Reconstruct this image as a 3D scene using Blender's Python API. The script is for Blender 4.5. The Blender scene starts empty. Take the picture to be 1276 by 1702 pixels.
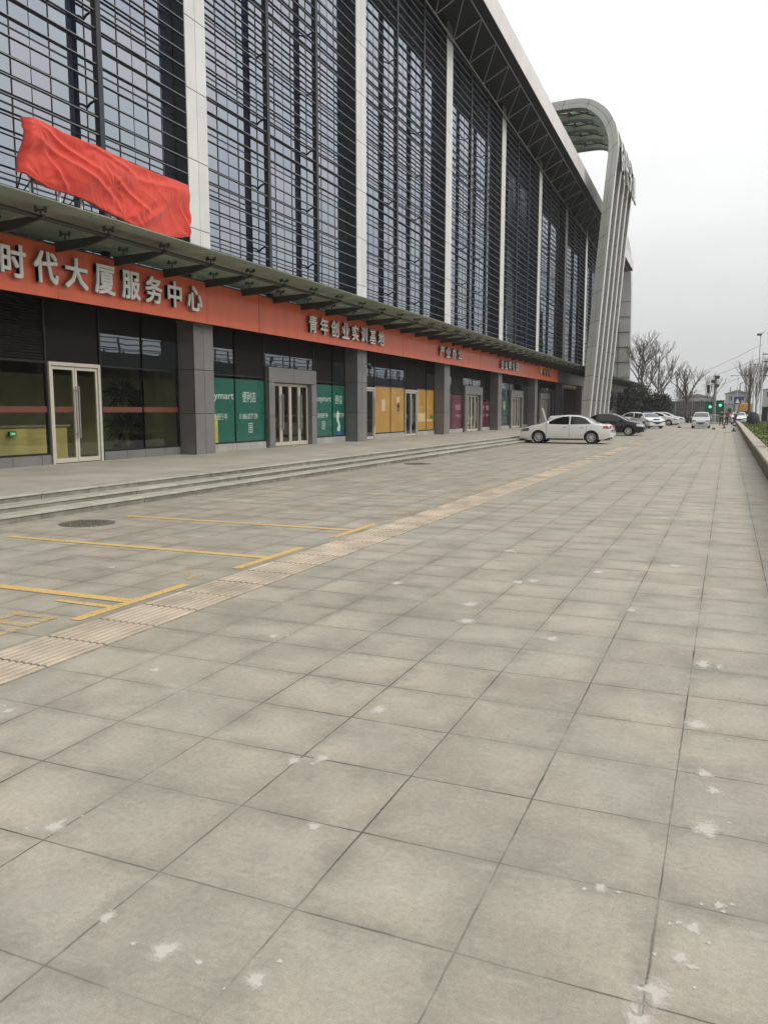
import bpy, math, random
from mathutils import Vector, noise
random.seed(7)
R = math.radians
SC = bpy.context.scene
COL = SC.collection

# ---------------------------------------------------------------- camera, sky, sun
cam_d = bpy.data.cameras.new('camera'); cam = bpy.data.objects.new('camera', cam_d); COL.objects.link(cam)
cam_d.sensor_fit = 'HORIZONTAL'; cam_d.sensor_width = 36.0; cam_d.lens = 1335.0 / 1276.0 * 36.0
cam_d.clip_start = 0.05; cam_d.clip_end = 3000
cam.location = (0, 0, 1.5); cam.rotation_euler = (R(90 - 7.1726), 0, R(23.031))
SC.camera = cam
W = bpy.data.worlds.new('World'); SC.world = W; W.use_nodes = True
SUN_EL, SUN_AZ = 38.0, 80.0          # azimuth measured from +Y towards +X
wn, wl = W.node_tree.nodes, W.node_tree.links
wn.clear()
sky = wn.new('ShaderNodeTexSky'); sky.sky_type = 'NISHITA'; sky.sun_disc = False
sky.sun_elevation = R(SUN_EL); sky.sun_rotation = R(SUN_AZ); sky.dust_density = 4.0
tc = wn.new('ShaderNodeTexCoord'); sx = wn.new('ShaderNodeSeparateXYZ')
wl.new(tc.outputs['Generated'], sx.inputs[0])
rp = wn.new('ShaderNodeValToRGB')
rp.color_ramp.elements[0].position = 0.0; rp.color_ramp.elements[0].color = (.62, .63, .635, 1)
rp.color_ramp.elements[1].position = 1.0; rp.color_ramp.elements[1].color = (1.16, 1.15, 1.13, 1)
for p_, c_ in ((.1, (.74, .745, .745, 1)), (.2, (.90, .90, .895, 1)), (.32, (1.04, 1.04, 1.03, 1))):
    e_ = rp.color_ramp.elements.new(p_); e_.color = c_
wl.new(sx.outputs['Z'], rp.inputs[0])
cn = wn.new('ShaderNodeTexNoise'); cn.inputs['Scale'].default_value = 2.2; cn.inputs['Detail'].default_value = 4
mp = wn.new('ShaderNodeMapping'); mp.inputs['Scale'].default_value = (1, 1, 3)
wl.new(tc.outputs['Generated'], mp.inputs[0]); wl.new(mp.outputs[0], cn.inputs['Vector'])
cr = wn.new('ShaderNodeMapRange'); cr.inputs[1].default_value = .3; cr.inputs[2].default_value = .7
cr.inputs[3].default_value = 9.0; cr.inputs[4].default_value = 10.6
wl.new(cn.outputs['Fac'], cr.inputs[0])
ov = wn.new('ShaderNodeVectorMath'); ov.operation = 'SCALE'
wl.new(rp.outputs[0], ov.inputs[0]); wl.new(cr.outputs[0], ov.inputs['Scale'])
mx = wn.new('ShaderNodeMixRGB'); mx.inputs[0].default_value = .93          # thick overcast in front of the blue sky
wl.new(sky.outputs[0], mx.inputs[1]); wl.new(ov.outputs[0], mx.inputs[2])
bg = wn.new('ShaderNodeBackground'); bg.inputs['Strength'].default_value = .1
wo = wn.new('ShaderNodeOutputWorld')
wl.new(mx.outputs[0], bg.inputs[0]); wl.new(bg.outputs[0], wo.inputs[0])
sd = bpy.data.lights.new('sun', 'SUN'); sd.energy = 1.5; sd.angle = R(22); sd.color = (1, .96, .9)
so = bpy.data.objects.new('sun', sd); COL.objects.link(so)
so.rotation_euler = (R(90 - SUN_EL), 0, R(180 - SUN_AZ)); so.location = (20, 10, 40)
SC.view_settings.view_transform = 'Standard'; SC.view_settings.look = 'None'
SC.view_settings.exposure = 0.12; SC.view_settings.gamma = 1.0; SC.view_settings.use_curve_mapping = False
SC.cycles.max_bounces = 7; SC.cycles.transparent_max_bounces = 12
SC.cycles.use_denoising = True
SC.cycles.caustics_reflective = False; SC.cycles.caustics_refractive = False

# ---------------------------------------------------------------- helpers
class MB:
    """collects geometry of ONE mesh object"""
    def __init__(s): s.v = []; s.f = []; s.m = []
    def add(s, vs, fs, mi=0):
        o = len(s.v); s.v += [tuple(v) for v in vs]
        for f in fs: s.f.append(tuple(i + o for i in f)); s.m.append(mi)
        return s
    def box(s, x0, x1, y0, y1, z0, z1, mi=0):
        if x0 > x1: x0, x1 = x1, x0
        if y0 > y1: y0, y1 = y1, y0
        if z0 > z1: z0, z1 = z1, z0
        return s.add([(x0,y0,z0),(x1,y0,z0),(x1,y1,z0),(x0,y1,z0),(x0,y0,z1),(x1,y0,z1),(x1,y1,z1),(x0,y1,z1)],
              [(0,3,2,1),(4,5,6,7),(0,1,5,4),(1,2,6,5),(2,3,7,6),(3,0,4,7)], mi)
    def bbox(s, x0, x1, y0, y1, z0, z1, b=.02, mi=0):
        """box with a chamfered top and upright edges"""
        o = [(x0+b,y0),(x1-b,y0),(x1,y0+b),(x1,y1-b),(x1-b,y1),(x0+b,y1),(x0,y1-b),(x0,y0+b)]
        cx, cy = (x0+x1)/2, (y0+y1)/2
        i = [(x+(b if x<cx else -b), y+(b if y<cy else -b)) for x, y in o]
        vs = [(x,y,z0) for x,y in o]+[(x,y,z1-b) for x,y in o]+[(x,y,z1) for x,y in i]
        fs = [tuple(range(7,-1,-1)), tuple(range(16,24))]
        for k in range(8):
            n = (k+1)%8; fs += [(k,n,8+n,8+k),(8+k,8+n,16+n,16+k)]
        return s.add(vs, fs, mi)
    def tube(s, p0, p1, r0, r1=None, n=6, cap=True, mi=0):
        r1 = r0 if r1 is None else r1
        p0, p1 = Vector(p0), Vector(p1); d = (p1-p0)
        if d.length < 1e-6: return s
        d.normalize(); a = Vector((0,0,1)) if abs(d.z) < .9 else Vector((1,0,0))
        u = d.cross(a).normalized(); w = d.cross(u)
        vs = []
        for p, r in ((p0,r0),(p1,r1)):
            for k in range(n):
                t = 2*math.pi*k/n; vs.append(p + u*math.cos(t)*r + w*math.sin(t)*r)
        fs = [(k,n+k,n+(k+1)%n,(k+1)%n) for k in range(n)]
        if cap: fs += [tuple(range(n)), tuple(range(2*n-1,n-1,-1))]
        return s.add(vs, fs, mi)
    def path(s, pts, r, n=6, mi=0):
        for i in range(len(pts)-1):
            a = r[i] if isinstance(r, (list, tuple)) else r; b = r[i+1] if isinstance(r, (list, tuple)) else r
            s.tube(pts[i], pts[i+1], a, b, n, True, mi)
        return s
    def poly(s, vs, mi=0): return s.add(vs, [tuple(range(len(vs)))], mi)
    def prism(s, prof, axis, a, b, mi=0):
        """profile of 2-D points extruded along an axis ('x','y','z') from a to b"""
        def P(p, t): return {'x': (t,p[0],p[1]), 'y': (p[0],t,p[1]), 'z': (p[0],p[1],t)}[axis]
        n = len(prof)
        vs = [P(p,a) for p in prof]+[P(p,b) for p in prof]
        fs = [tuple(range(n)), tuple(range(2*n-1,n-1,-1))]+[(k,n+k,n+(k+1)%n,(k+1)%n) for k in range(n)]
        return s.add(vs, fs, mi)
    def grid(s, nu, nv, fn, mi=0):
        vs = [fn(i/(nu-1), j/(nv-1)) for i in range(nu) for j in range(nv)]
        fs = [(i*nv+j,(i+1)*nv+j,(i+1)*nv+j+1,i*nv+j+1) for i in range(nu-1) for j in range(nv-1)]
        return s.add(vs, fs, mi)
    def lathe(s, prof, c, n=14, mi=0):
        vs = []; 
        for r, z in prof:
            for k in range(n):
                t = 2*math.pi*k/n; vs.append((c[0]+r*math.cos(t), c[1]+r*math.sin(t), c[2]+z))
        fs = [(i*n+k,i*n+(k+1)%n,(i+1)*n+(k+1)%n,(i+1)*n+k) for i in range(len(prof)-1) for k in range(n)]
        fs += [tuple(range(n-1,-1,-1)), tuple((len(prof)-1)*n+k for k in range(n))]
        return s.add(vs, fs, mi)
    def build(s, name, mats, parent=None, smooth=None, keep=False, recalc=True):
        me = bpy.data.meshes.new(name)
        if keep: c = Vector((0,0,0))
        else:
            lo = [min(v[k] for v in s.v) for k in range(3)]; hi = [max(v[k] for v in s.v) for k in range(3)]
            c = Vector(((lo[0]+hi[0])/2, (lo[1]+hi[1])/2, lo[2]))
        me.from_pydata([(v[0]-c.x, v[1]-c.y, v[2]-c.z) for v in s.v], [], s.f)
        if not isinstance(mats, (list, tuple)): mats = [mats]
        for m in mats: me.materials.append(m)
        if len(mats) > 1: me.polygons.foreach_set('material_index', s.m)
        if recalc:
            import bmesh
            bm = bmesh.new(); bm.from_mesh(me); bmesh.ops.recalc_face_normals(bm, faces=bm.faces); bm.to_mesh(me); bm.free()
        if smooth is not None:
            me.shade_smooth()
            if smooth < 179: me.set_sharp_from_angle(angle=R(smooth))
        o = bpy.data.objects.new(name, me); COL.objects.link(o)
        o.location = c
        if parent is not None:
            o.parent = parent
            if parent.type != 'EMPTY' or parent.parent is not None or parent.get('_off'):
                w = parent.location.copy(); q = parent.parent
                while q is not None: w += q.location; q = q.parent
                o.location = c - w
        return o

def empty(name, label, cat, group=None):
    o = bpy.data.objects.new(name, None); COL.objects.link(o); o.empty_display_size = .3
    o['label'] = label; o['category'] = cat
    if group: o['group'] = group
    return o
def tag(o, label=None, cat=None, group=None, kind=None):
    if label: o['label'] = label
    if cat: o['category'] = cat
    if group: o['group'] = group
    if kind: o['kind'] = kind
    return o
def settle(root, base):
    """move the Empty to the thing's base without moving its parts"""
    b = Vector(base)
    for ch in root.children: ch.location -= b
    root.location = b
    return root
KIDS = {}
def copy_tree(o, parent=None):
    c = o.copy(); COL.objects.link(c)
    if parent: c.parent = parent
    for ch in list(o.children): copy_tree(ch, c)
    return c

# ---------------------------------------------------------------- materials
def mat(name, col, rough=.6, metal=0.0, spec=.5, vary=0.0, scale=3.0, bump=0.0, coat=0.0, bscale=40.0, ior=None, emit=None, estr=0, island=0.0, stretch=None):
    m = bpy.data.materials.new(name); m.use_nodes = True
    n, l = m.node_tree.nodes, m.node_tree.links; b = n['Principled BSDF']
    b.inputs['Base Color'].default_value = (*col, 1); b.inputs['Roughness'].default_value = rough
    b.inputs['Metallic'].default_value = metal; b.inputs['Specular IOR Level'].default_value = spec
    b.inputs['Coat Weight'].default_value = coat; b.inputs['Coat Roughness'].default_value = .05
    if ior: b.inputs['IOR'].default_value = ior
    if emit: b.inputs['Emission Color'].default_value = (*emit, 1); b.inputs['Emission Strength'].default_value = estr
    g = n.new('ShaderNodeNewGeometry')
    vec = g.outputs['Position']
    if stretch:
        q = n.new('ShaderNodeVectorMath'); q.operation = 'MULTIPLY'; q.inputs[1].default_value = stretch
        l.new(vec, q.inputs[0]); vec = q.outputs[0]
    fac = None
    if vary:
        t = n.new('ShaderNodeTexNoise'); t.inputs['Scale'].default_value = scale; t.inputs['Detail'].default_value = 6
        l.new(vec, t.inputs['Vector'])
        r = n.new('ShaderNodeMapRange'); r.inputs[1].default_value = .3; r.inputs[2].default_value = .7
        r.inputs[3].default_value = 1-vary; r.inputs[4].default_value = 1+vary
        l.new(t.outputs['Fac'], r.inputs[0]); fac = r.outputs[0]
        rr = n.new('ShaderNodeMapRange'); rr.inputs[3].default_value = max(0.02, rough-.1); rr.inputs[4].default_value = min(1, rough+.12)
        l.new(t.outputs['Fac'], rr.inputs[0]); l.new(rr.outputs[0], b.inputs['Roughness'])
    if island:
        r = n.new('ShaderNodeMapRange'); r.inputs[3].default_value = 1-island; r.inputs[4].default_value = 1+island
        l.new(g.outputs['Random Per Island'], r.inputs[0])
        if fac:
            q = n.new('ShaderNodeMath'); q.operation = 'MULTIPLY'; l.new(fac, q.inputs[0]); l.new(r.outputs[0], q.inputs[1]); fac = q.outputs[0]
        else: fac = r.outputs[0]
    if fac:
        s = n.new('ShaderNodeVectorMath'); s.operation = 'SCALE'; s.inputs[0].default_value = col
        l.new(fac, s.inputs['Scale']); l.new(s.outputs[0], b.inputs['Base Color'])
    if bump:
        t = n.new('ShaderNodeTexNoise'); t.inputs['Scale'].default_value = bscale; t.inputs['Detail'].default_value = 5
        l.new(vec, t.inputs['Vector'])
        u = n.new('ShaderNodeBump'); u.inputs['Strength'].default_value = bump; u.inputs['Distance'].default_value = .02
        l.new(t.outputs['Fac'], u.inputs['Height']); l.new(u.outputs[0], b.inputs['Normal'])
    return m

def glass_mat(name, tint, ior=1.5, rough=.0, gl=(.9,.93,.95)):
    m = bpy.data.materials.new(name); m.use_nodes = True
    n, l = m.node_tree.nodes, m.node_tree.links; n.clear()
    o = n.new('ShaderNodeOutputMaterial'); mixs = n.new('ShaderNodeMixShader')
    lw = n.new('ShaderNodeLayerWeight'); lw.inputs['Blend'].default_value = .5
    f0 = ((ior-1)/(ior+1))**2
    pw = n.new('ShaderNodeMath'); pw.operation = 'POWER'; pw.inputs[1].default_value = 4.5; l.new(lw.outputs['Facing'], pw.inputs[0])
    fr = n.new('ShaderNodeMath'); fr.operation = 'MULTIPLY_ADD'; fr.inputs[1].default_value = 1-f0; fr.inputs[2].default_value = f0; l.new(pw.outputs[0], fr.inputs[0])
    t = n.new('ShaderNodeBsdfTransparent'); t.inputs[0].default_value = (*tint, 1)
    g = n.new('ShaderNodeBsdfGlossy'); g.inputs['Roughness'].default_value = rough; g.inputs['Color'].default_value = (*gl, 1)
    nz = n.new('ShaderNodeTexNoise'); nz.inputs['Scale'].default_value = .6
    ge = n.new('ShaderNodeNewGeometry'); l.new(ge.outputs['Position'], nz.inputs['Vector'])
    bp = n.new('ShaderNodeBump'); bp.inputs['Strength'].default_value = .08; bp.inputs['Distance'].default_value = .05
    l.new(nz.outputs['Fac'], bp.inputs['Height']); l.new(bp.outputs[0], g.inputs['Normal'])
    l.new(fr.outputs[0], mixs.inputs[0]); l.new(t.outputs[0], mixs.inputs[1]); l.new(g.outputs[0], mixs.inputs[2])
    l.new(mixs.outputs[0], o.inputs[0])
    return m

def paving_mat():
    m = bpy.data.materials.new('granite_paving'); m.use_nodes = True
    n, l = m.node_tree.nodes, m.node_tree.links; b = n['Principled BSDF']
    def math_(op, a, b_=None, c=None):
        q = n.new('ShaderNodeMath'); q.operation = op
        for i, x in enumerate((a, b_, c)):
            if x is None: continue
            if isinstance(x, (int, float)): q.inputs[i].default_value = x
            else: l.new(x, q.inputs[i])
        return q.outputs[0]
    def nz(scale, detail=5, rough=.55, vec=None, dim=None):
        q = n.new('ShaderNodeTexNoise'); q.inputs['Scale'].default_value = scale; q.inputs['Detail'].default_value = detail
        q.inputs['Roughness'].default_value = rough; l.new(vec or P, q.inputs['Vector']); return q.outputs['Fac']
    def rng(x, a, b_, c, d, smooth=False):
        q = n.new('ShaderNodeMapRange'); q.inputs[1].default_value = a; q.inputs[2].default_value = b_
        q.inputs[3].default_value = c; q.inputs[4].default_value = d
        if smooth: q.interpolation_type = 'SMOOTHSTEP'
        l.new(x, q.inputs[0]); return q.outputs[0]
    def mixc(f, a, c, bt='MIX'):
        q = n.new('ShaderNodeMixRGB'); q.blend_type = bt
        for i, x in enumerate((f, a, c)):
            if isinstance(x, (int, float)): q.inputs[i].default_value = x
            elif isinstance(x, tuple): q.inputs[i].default_value = (*x, 1)
            else: l.new(x, q.inputs[i])
        return q.outputs[0]
    g = n.new('ShaderNodeNewGeometry'); P = g.outputs['Position']
    s = n.new('ShaderNodeSeparateXYZ'); l.new(P, s.inputs[0])
    wob = nz(9, 3)
    wv = rng(wob, 0, 1, -.0035, .0035)
    u = math_('DIVIDE', math_('ADD', math_('ADD', s.outputs[0], .125), wv), .505)
    v = math_('DIVIDE', math_('ADD', math_('SUBTRACT', s.outputs[1], 1.98), wv), .486)
    fu, fv = math_('FRACT', u), math_('FRACT', v)
    du = math_('MULTIPLY', math_('MINIMUM', fu, math_('SUBTRACT', 1, fu)), .505)
    dv = math_('MULTIPLY', math_('MINIMUM', fv, math_('SUBTRACT', 1, fv)), .486)
    d = math_('MINIMUM', du, dv)
    cu = n.new('ShaderNodeCombineXYZ'); l.new(math_('FLOOR', u), cu.inputs[0]); l.new(math_('FLOOR', v), cu.inputs[1])
    wn_ = n.new('ShaderNodeTexWhiteNoise'); wn_.noise_dimensions = '2D'; l.new(cu.outputs[0], wn_.inputs['Vector'])
    # stone
    big = nz(.28, 3); midn = nz(1.7, 6, .6); fine = nz(42, 6, .78); spk = nz(230, 2, .6)
    c = mixc(rng(big, .35, .68, 0, 1, True), (.392, .366, .298), (.448, .424, .356))
    c = mixc(rng(nz(.9, 5, .6), .42, .7, 0, .6, True), c, (.48, .41, .335))
    c = mixc(rng(nz(1.25, 6, .65), .5, .72, 0, .5, True), c, (.345, .342, .275))
    c = mixc(rng(nz(4.5, 7, .7), .52, .75, 0, .4, True), c, (.27, .255, .22))
    k = math_('MULTIPLY', rng(wn_.outputs[0], 0, 1, .945, 1.045), rng(midn, .3, .72, .77, 1.16))
    k = math_('MULTIPLY', k, rng(fine, .25, .75, .78, 1.2)); k = math_('MULTIPLY', k, rng(spk, .3, .7, .86, 1.13))
    sc = n.new('ShaderNodeVectorMath'); sc.operation = 'SCALE'; l.new(c, sc.inputs[0]); l.new(k, sc.inputs['Scale'])
    c = sc.outputs[0]
    # scuffs (pale rubbed streaks) and dark wet-looking marks
    q = n.new('ShaderNodeMapping'); q.inputs['Rotation'].default_value = (0, 0, .5); q.inputs['Scale'].default_value = (1, 4, 1); l.new(P, q.inputs[0])
    st = nz(2.4, 8, .75, q.outputs[0])
    c = mixc(rng(st, .55, .78, 0, .5), c, (.58, .55, .48))
    dk = nz(1.1, 7, .72)
    c = mixc(rng(dk, .53, .78, 0, .55), c, (.2, .19, .165))
    c = mixc(rng(nz(.55, 9, .74), .5, .7, 0, .38, True), c, (.235, .225, .19))
    c = mixc(rng(nz(3.3, 9, .8), .56, .72, 0, .42, True), c, (.55, .525, .46))
    # small plaster drops
    vo = n.new('ShaderNodeTexVoronoi'); vo.inputs['Scale'].default_value = 2.1; vo.inputs['Randomness'].default_value = 1
    vs = n.new('ShaderNodeVectorMath'); vs.operation = 'ADD'; 
    nv = n.new('ShaderNodeTexNoise'); nv.inputs['Scale'].default_value = 40; l.new(P, nv.inputs['Vector'])
    nvs = n.new('ShaderNodeVectorMath'); nvs.operation = 'SCALE'; nvs.inputs['Scale'].default_value = .05; l.new(nv.outputs['Color'], nvs.inputs[0])
    l.new(P, vs.inputs[0]); l.new(nvs.outputs[0], vs.inputs[1]); l.new(vs.outputs[0], vo.inputs['Vector'])
    spot = math_('MULTIPLY', rng(vo.outputs['Distance'], .0, .035, 1, 0), rng(nz(.8, 3), .52, .62, 0, 1))
    c = mixc(math_('MINIMUM', math_('MULTIPLY', spot, 2.0), .8), c, (.68, .66, .6))
    # dirt band by the joints, then the joint itself (fades in and out)
    dn = math_('ADD', d, rng(nz(11, 7, .75), .3, .7, -.05, .05))
    halo = math_('MULTIPLY', rng(dn, .0, .085, .44, 0, True), rng(nz(1.6, 6, .68), .38, .62, .02, 1))
    c = mixc(halo, c, (.19, .182, .145))
    c = mixc(math_('MULTIPLY', rng(dn, .08, .2, 0, .22, True), rng(nz(1.1, 4, .6), .4, .65, 0, 1)), c, (.54, .515, .455))
    # soot and tyre grime in long soft bands along the drive
    tq = n.new('ShaderNodeMapping'); tq.inputs['Scale'].default_value = (1.6, .12, 1); l.new(P, tq.inputs[0])
    c = mixc(rng(nz(1.0, 5, .6, tq.outputs[0]), .54, .74, 0, .28), c, (.2, .19, .165))
    # dark chewing-gum spots
    vg = n.new('ShaderNodeTexVoronoi'); vg.inputs['Scale'].default_value = 1.35; l.new(vs.outputs[0], vg.inputs['Vector'])
    c = mixc(math_('MULTIPLY', rng(vg.outputs['Distance'], .018, .034, .55, 0), rng(nz(1.9, 2), .5, .56, 0, 1)), c, (.1, .095, .085))
    vis = rng(nz(.9, 5, .65), .38, .6, .12, 1.0)
    jw = rng(nz(3.0, 3), .3, .7, .0018, .0044)
    jm = math_('MULTIPLY', math_('SUBTRACT', 1, math_('SMOOTH_MIN', 1, math_('DIVIDE', d, math_('MULTIPLY', jw, 1.8)), .3)), vis)
    jm = math_('MAXIMUM', jm, 0)
    jc = mixc(rng(nz(2.0, 2), .55, .7, 0, .6), (.02, .018, .015), (.06, .065, .025))
    c = mixc(jm, c, jc)
    l.new(c, b.inputs['Base Color'])
    l.new(rng(midn, .3, .7, .6, .8), b.inputs['Roughness']); b.inputs['Specular IOR Level'].default_value = .35
    h = math_('ADD', math_('MULTIPLY', fine, .25), math_('MULTIPLY', jm, -1.2))
    h = math_('ADD', h, math_('MULTIPLY', spk, .1))
    bu = n.new('ShaderNodeBump'); bu.inputs['Strength'].default_value = .35; bu.inputs['Distance'].default_value = .006
    l.new(h, bu.inputs['Height']); l.new(bu.outputs[0], b.inputs['Normal'])
    return m

def stain_mat(name, col, amax):
    """a stain whose edge breaks up towards its rim (the mesh attribute 'fade' is 1 inside, 0 at the rim)"""
    m = bpy.data.materials.new(name); m.use_nodes = True
    n, l = m.node_tree.nodes, m.node_tree.links; b = n['Principled BSDF']
    b.inputs['Base Color'].default_value = (*col, 1); b.inputs['Roughness'].default_value = .85; b.inputs['Specular IOR Level'].default_value = .2
    a = n.new('ShaderNodeAttribute'); a.attribute_name = 'fade'
    g = n.new('ShaderNodeNewGeometry'); t = n.new('ShaderNodeTexNoise'); t.inputs['Scale'].default_value = 38; t.inputs['Detail'].default_value = 8; t.inputs['Roughness'].default_value = .75
    l.new(g.outputs['Position'], t.inputs['Vector'])
    q = n.new('ShaderNodeMath'); q.operation = 'MULTIPLY_ADD'; q.inputs[1].default_value = 1.3; l.new(t.outputs['Fac'], q.inputs[0]); l.new(a.outputs['Fac'], q.inputs[2])
    r = n.new('ShaderNodeMapRange'); r.inputs[1].default_value = .90; r.inputs[2].default_value = 1.36; r.inputs[3].default_value = 0; r.inputs[4].default_value = amax
    l.new(q.outputs[0], r.inputs[0]); l.new(r.outputs[0], b.inputs['Alpha'])
    return m

def worn_mat(name, col, lo=.35, hi=.6, scale=14, base_alpha=1.0):
    """paint or plaster worn off in patches: what is gone shows the stone below"""
    m = bpy.data.materials.new(name); m.use_nodes = True
    n, l = m.node_tree.nodes, m.node_tree.links; b = n['Principled BSDF']
    b.inputs['Base Color'].default_value = (*col, 1); b.inputs['Roughness'].default_value = .75
    g = n.new('ShaderNodeNewGeometry'); t = n.new('ShaderNodeTexNoise'); t.inputs['Scale'].default_value = scale; t.inputs['Detail'].default_value = 7; t.inputs['Roughness'].default_value = .65
    l.new(g.outputs['Position'], t.inputs['Vector'])
    t2 = n.new('ShaderNodeTexNoise'); t2.inputs['Scale'].default_value = .9; t2.inputs['Detail'].default_value = 3; l.new(g.outputs['Position'], t2.inputs['Vector'])
    a = n.new('ShaderNodeMath'); a.operation = 'MULTIPLY_ADD'; a.inputs[1].default_value = .7; l.new(t.outputs['Fac'], a.inputs[0])
    q = n.new('ShaderNodeMath'); q.operation = 'MULTIPLY'; q.inputs[1].default_value = .3; l.new(t2.outputs['Fac'], q.inputs[0]); l.new(q.outputs[0], a.inputs[2])
    r = n.new('ShaderNodeMapRange'); r.inputs[1].default_value = lo; r.inputs[2].default_value = hi; r.inputs[3].default_value = 0; r.inputs[4].default_value = base_alpha
    l.new(a.outputs[0], r.inputs[0]); l.new(r.outputs[0], b.inputs['Alpha'])
    return m

M = {}
M['paving'] = paving_mat()
M['asphalt'] = mat('asphalt', (.07,.07,.07), .85, vary=.25, scale=1.5, bump=.3, bscale=60)
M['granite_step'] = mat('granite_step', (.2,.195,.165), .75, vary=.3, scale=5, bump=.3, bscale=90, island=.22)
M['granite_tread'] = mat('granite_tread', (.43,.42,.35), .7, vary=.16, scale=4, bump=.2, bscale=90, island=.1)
M['terrace'] = mat('terrace_stone', (.43,.40,.335), .7, vary=.15, scale=1.2, bump=.15, bscale=70)
M['groove'] = mat('tactile_groove_dirt', (.34,.29,.23), .9, vary=.3, scale=6)
M['tactile'] = mat('tactile_stone', (.48,.41,.315), .8, vary=.34, scale=2.2, bump=.3, bscale=120, island=.06)
M['yellow'] = worn_mat('yellow_paint', (.72,.50,.19), .30, .47, 30, .95)
M['yellow_thin'] = worn_mat('faded_yellow_paint', (.6,.45,.22), .38, .62, 40, .6)
M['plaster'] = stain_mat('plaster_splash', (.70,.67,.60), .75)
M['iron'] = mat('cast_iron', (.17,.155,.13), .7, .3, vary=.4, scale=20, bump=.4, bscale=60)
M['clad_white'] = mat('white_aluminium_panel', (.65,.65,.635), .42, 0.15, vary=.06, scale=1.2, island=.04)
M['clad_grey'] = mat('grey_aluminium_panel', (.215,.21,.21), .38, .3, vary=.08, scale=1.5, island=.07)
M['plinth'] = mat('pale_plinth_panel', (.36,.355,.34), .5, .1, vary=.12, scale=2, island=.08)
M['clad_dark'] = mat('dark_column_core', (.035,.037,.04), .4, .2, vary=.1)
M['alu'] = mat('brushed_aluminium', (.42,.42,.41), .35, .75, vary=.06, scale=8)
M['door_alu'] = mat('pale_door_frame', (.58,.55,.47), .35, .2, vary=.05, scale=6)
M['bracket_steel'] = mat('bracket_steel', (.06,.064,.06), .45, .3, vary=.15, scale=5)
M['steel_dark'] = mat('dark_steel', (.03,.034,.042), .4, .3, vary=.12, scale=4)
M['louver'] = mat('louvre_metal', (.035,.038,.05), .4, .3, vary=.1, scale=3)  # shade of the fin undersides put into a near-black body colour
M['louver_nose'] = mat('louvre_nose_metal', (.30,.31,.32), .4, .4)  # front edge of the same fin coloured pale, as if catching light
M['frame_dark'] = mat('dark_window_frame', (.014,.015,.017), .4, .2)
M['tower_glass'] = mat('mirror_glass', (.012,.016,.034), .02, 0, .5, ior=5.6, island=.3)
def _tint():
    n, l = M['tower_glass'].node_tree.nodes, M['tower_glass'].node_tree.links; b = n['Principled BSDF']
    g = n.new('ShaderNodeNewGeometry'); r = n.new('ShaderNodeValToRGB')
    r.color_ramp.elements[0].color = (.72,.79,.93,1); r.color_ramp.elements[1].color = (.86,.85,.96,1)
    e = r.color_ramp.elements.new(.5); e.color = (.78,.86,.93,1)
    l.new(g.outputs['Random Per Island'], r.inputs[0]); l.new(r.outputs[0], b.inputs['Specular Tint'])
_tint()
def _warp():
    n, l = M['tower_glass'].node_tree.nodes, M['tower_glass'].node_tree.links; b = n['Principled BSDF']
    g = n.new('ShaderNodeNewGeometry'); t = n.new('ShaderNodeTexNoise'); t.inputs['Scale'].default_value = 1.1; t.inputs['Detail'].default_value = 2
    l.new(g.outputs['Position'], t.inputs['Vector'])
    u = n.new('ShaderNodeBump'); u.inputs['Strength'].default_value = .05; u.inputs['Distance'].default_value = .05
    l.new(t.outputs['Fac'], u.inputs['Height']); l.new(u.outputs[0], b.inputs['Normal'])
_warp()
M['shop_glass'] = glass_mat('shop_window_glass', (.80,.83,.78), 1.5)
M['fan_glass'] = glass_mat('coated_fanlight_glass', (.3,.33,.33), 2.6, gl=(.85,.92,1))
M['door_glass'] = glass_mat('door_glass', (.86,.88,.82), 1.45)
M['canopy_glass'] = mat('frosted_canopy_glass', (.38,.41,.36), .25, 0, .5, vary=.12, scale=1.2)
def _transl(m, w, tint):
    n, l = m.node_tree.nodes, m.node_tree.links; b = n['Principled BSDF']; o = n['Material Output']
    t = n.new('ShaderNodeBsdfTranslucent'); t.inputs[0].default_value = (*tint, 1)
    x = n.new('ShaderNodeMixShader'); x.inputs[0].default_value = w
    l.new(b.outputs[0], x.inputs[1]); l.new(t.outputs[0], x.inputs[2]); l.new(x.outputs[0], o.inputs[0])
_transl(M['canopy_glass'], .4, (.46,.52,.43))
M['gate_glass'] = mat('gate_canopy_glass', (.5,.58,.5), .2, 0, .5, vary=.15, scale=.8)
_transl(M['gate_glass'], .7, (.72,.8,.68))
M['orange'] = mat('orange_sign_panel', (.80,.155,.068), .42, 0, .5, vary=.10, scale=2.5, coat=.15, stretch=(1,1,.12))
M['white_letter'] = mat('white_letter', (.88,.87,.85), .35, 0, .5)
M['yellow_letter'] = mat('pale_orange_letter', (.80,.42,.18), .4)
M['letter_side'] = mat('letter_return', (.30,.29,.28), .35, .6)
M['soffit'] = mat('soffit_panel', (.021,.022,.023), .5, .2, vary=.2, scale=.8)
M['fascia_metal'] = mat('eave_metal', (.66,.63,.62), .42, .05, vary=.08, scale=.8)
M['truss'] = mat('truss_steel', (.30,.295,.27), .5, .2)
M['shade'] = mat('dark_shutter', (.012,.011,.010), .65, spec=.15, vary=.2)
M['interior'] = mat('interior_wall', (.50,.46,.38), .8, vary=.1)
M['interior_floor'] = mat('interior_floor', (.45,.42,.36), .3, vary=.1)
M['oak'] = mat('pale_oak_panel', (.86,.68,.30), .5, vary=.15, scale=2, stretch=(1,1,.2))
M['film_green'] = mat('green_window_film', (.008,.105,.072), .28, 0, .5, vary=.08, scale=2, bump=.25, bscale=2.6, coat=.3)
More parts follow.
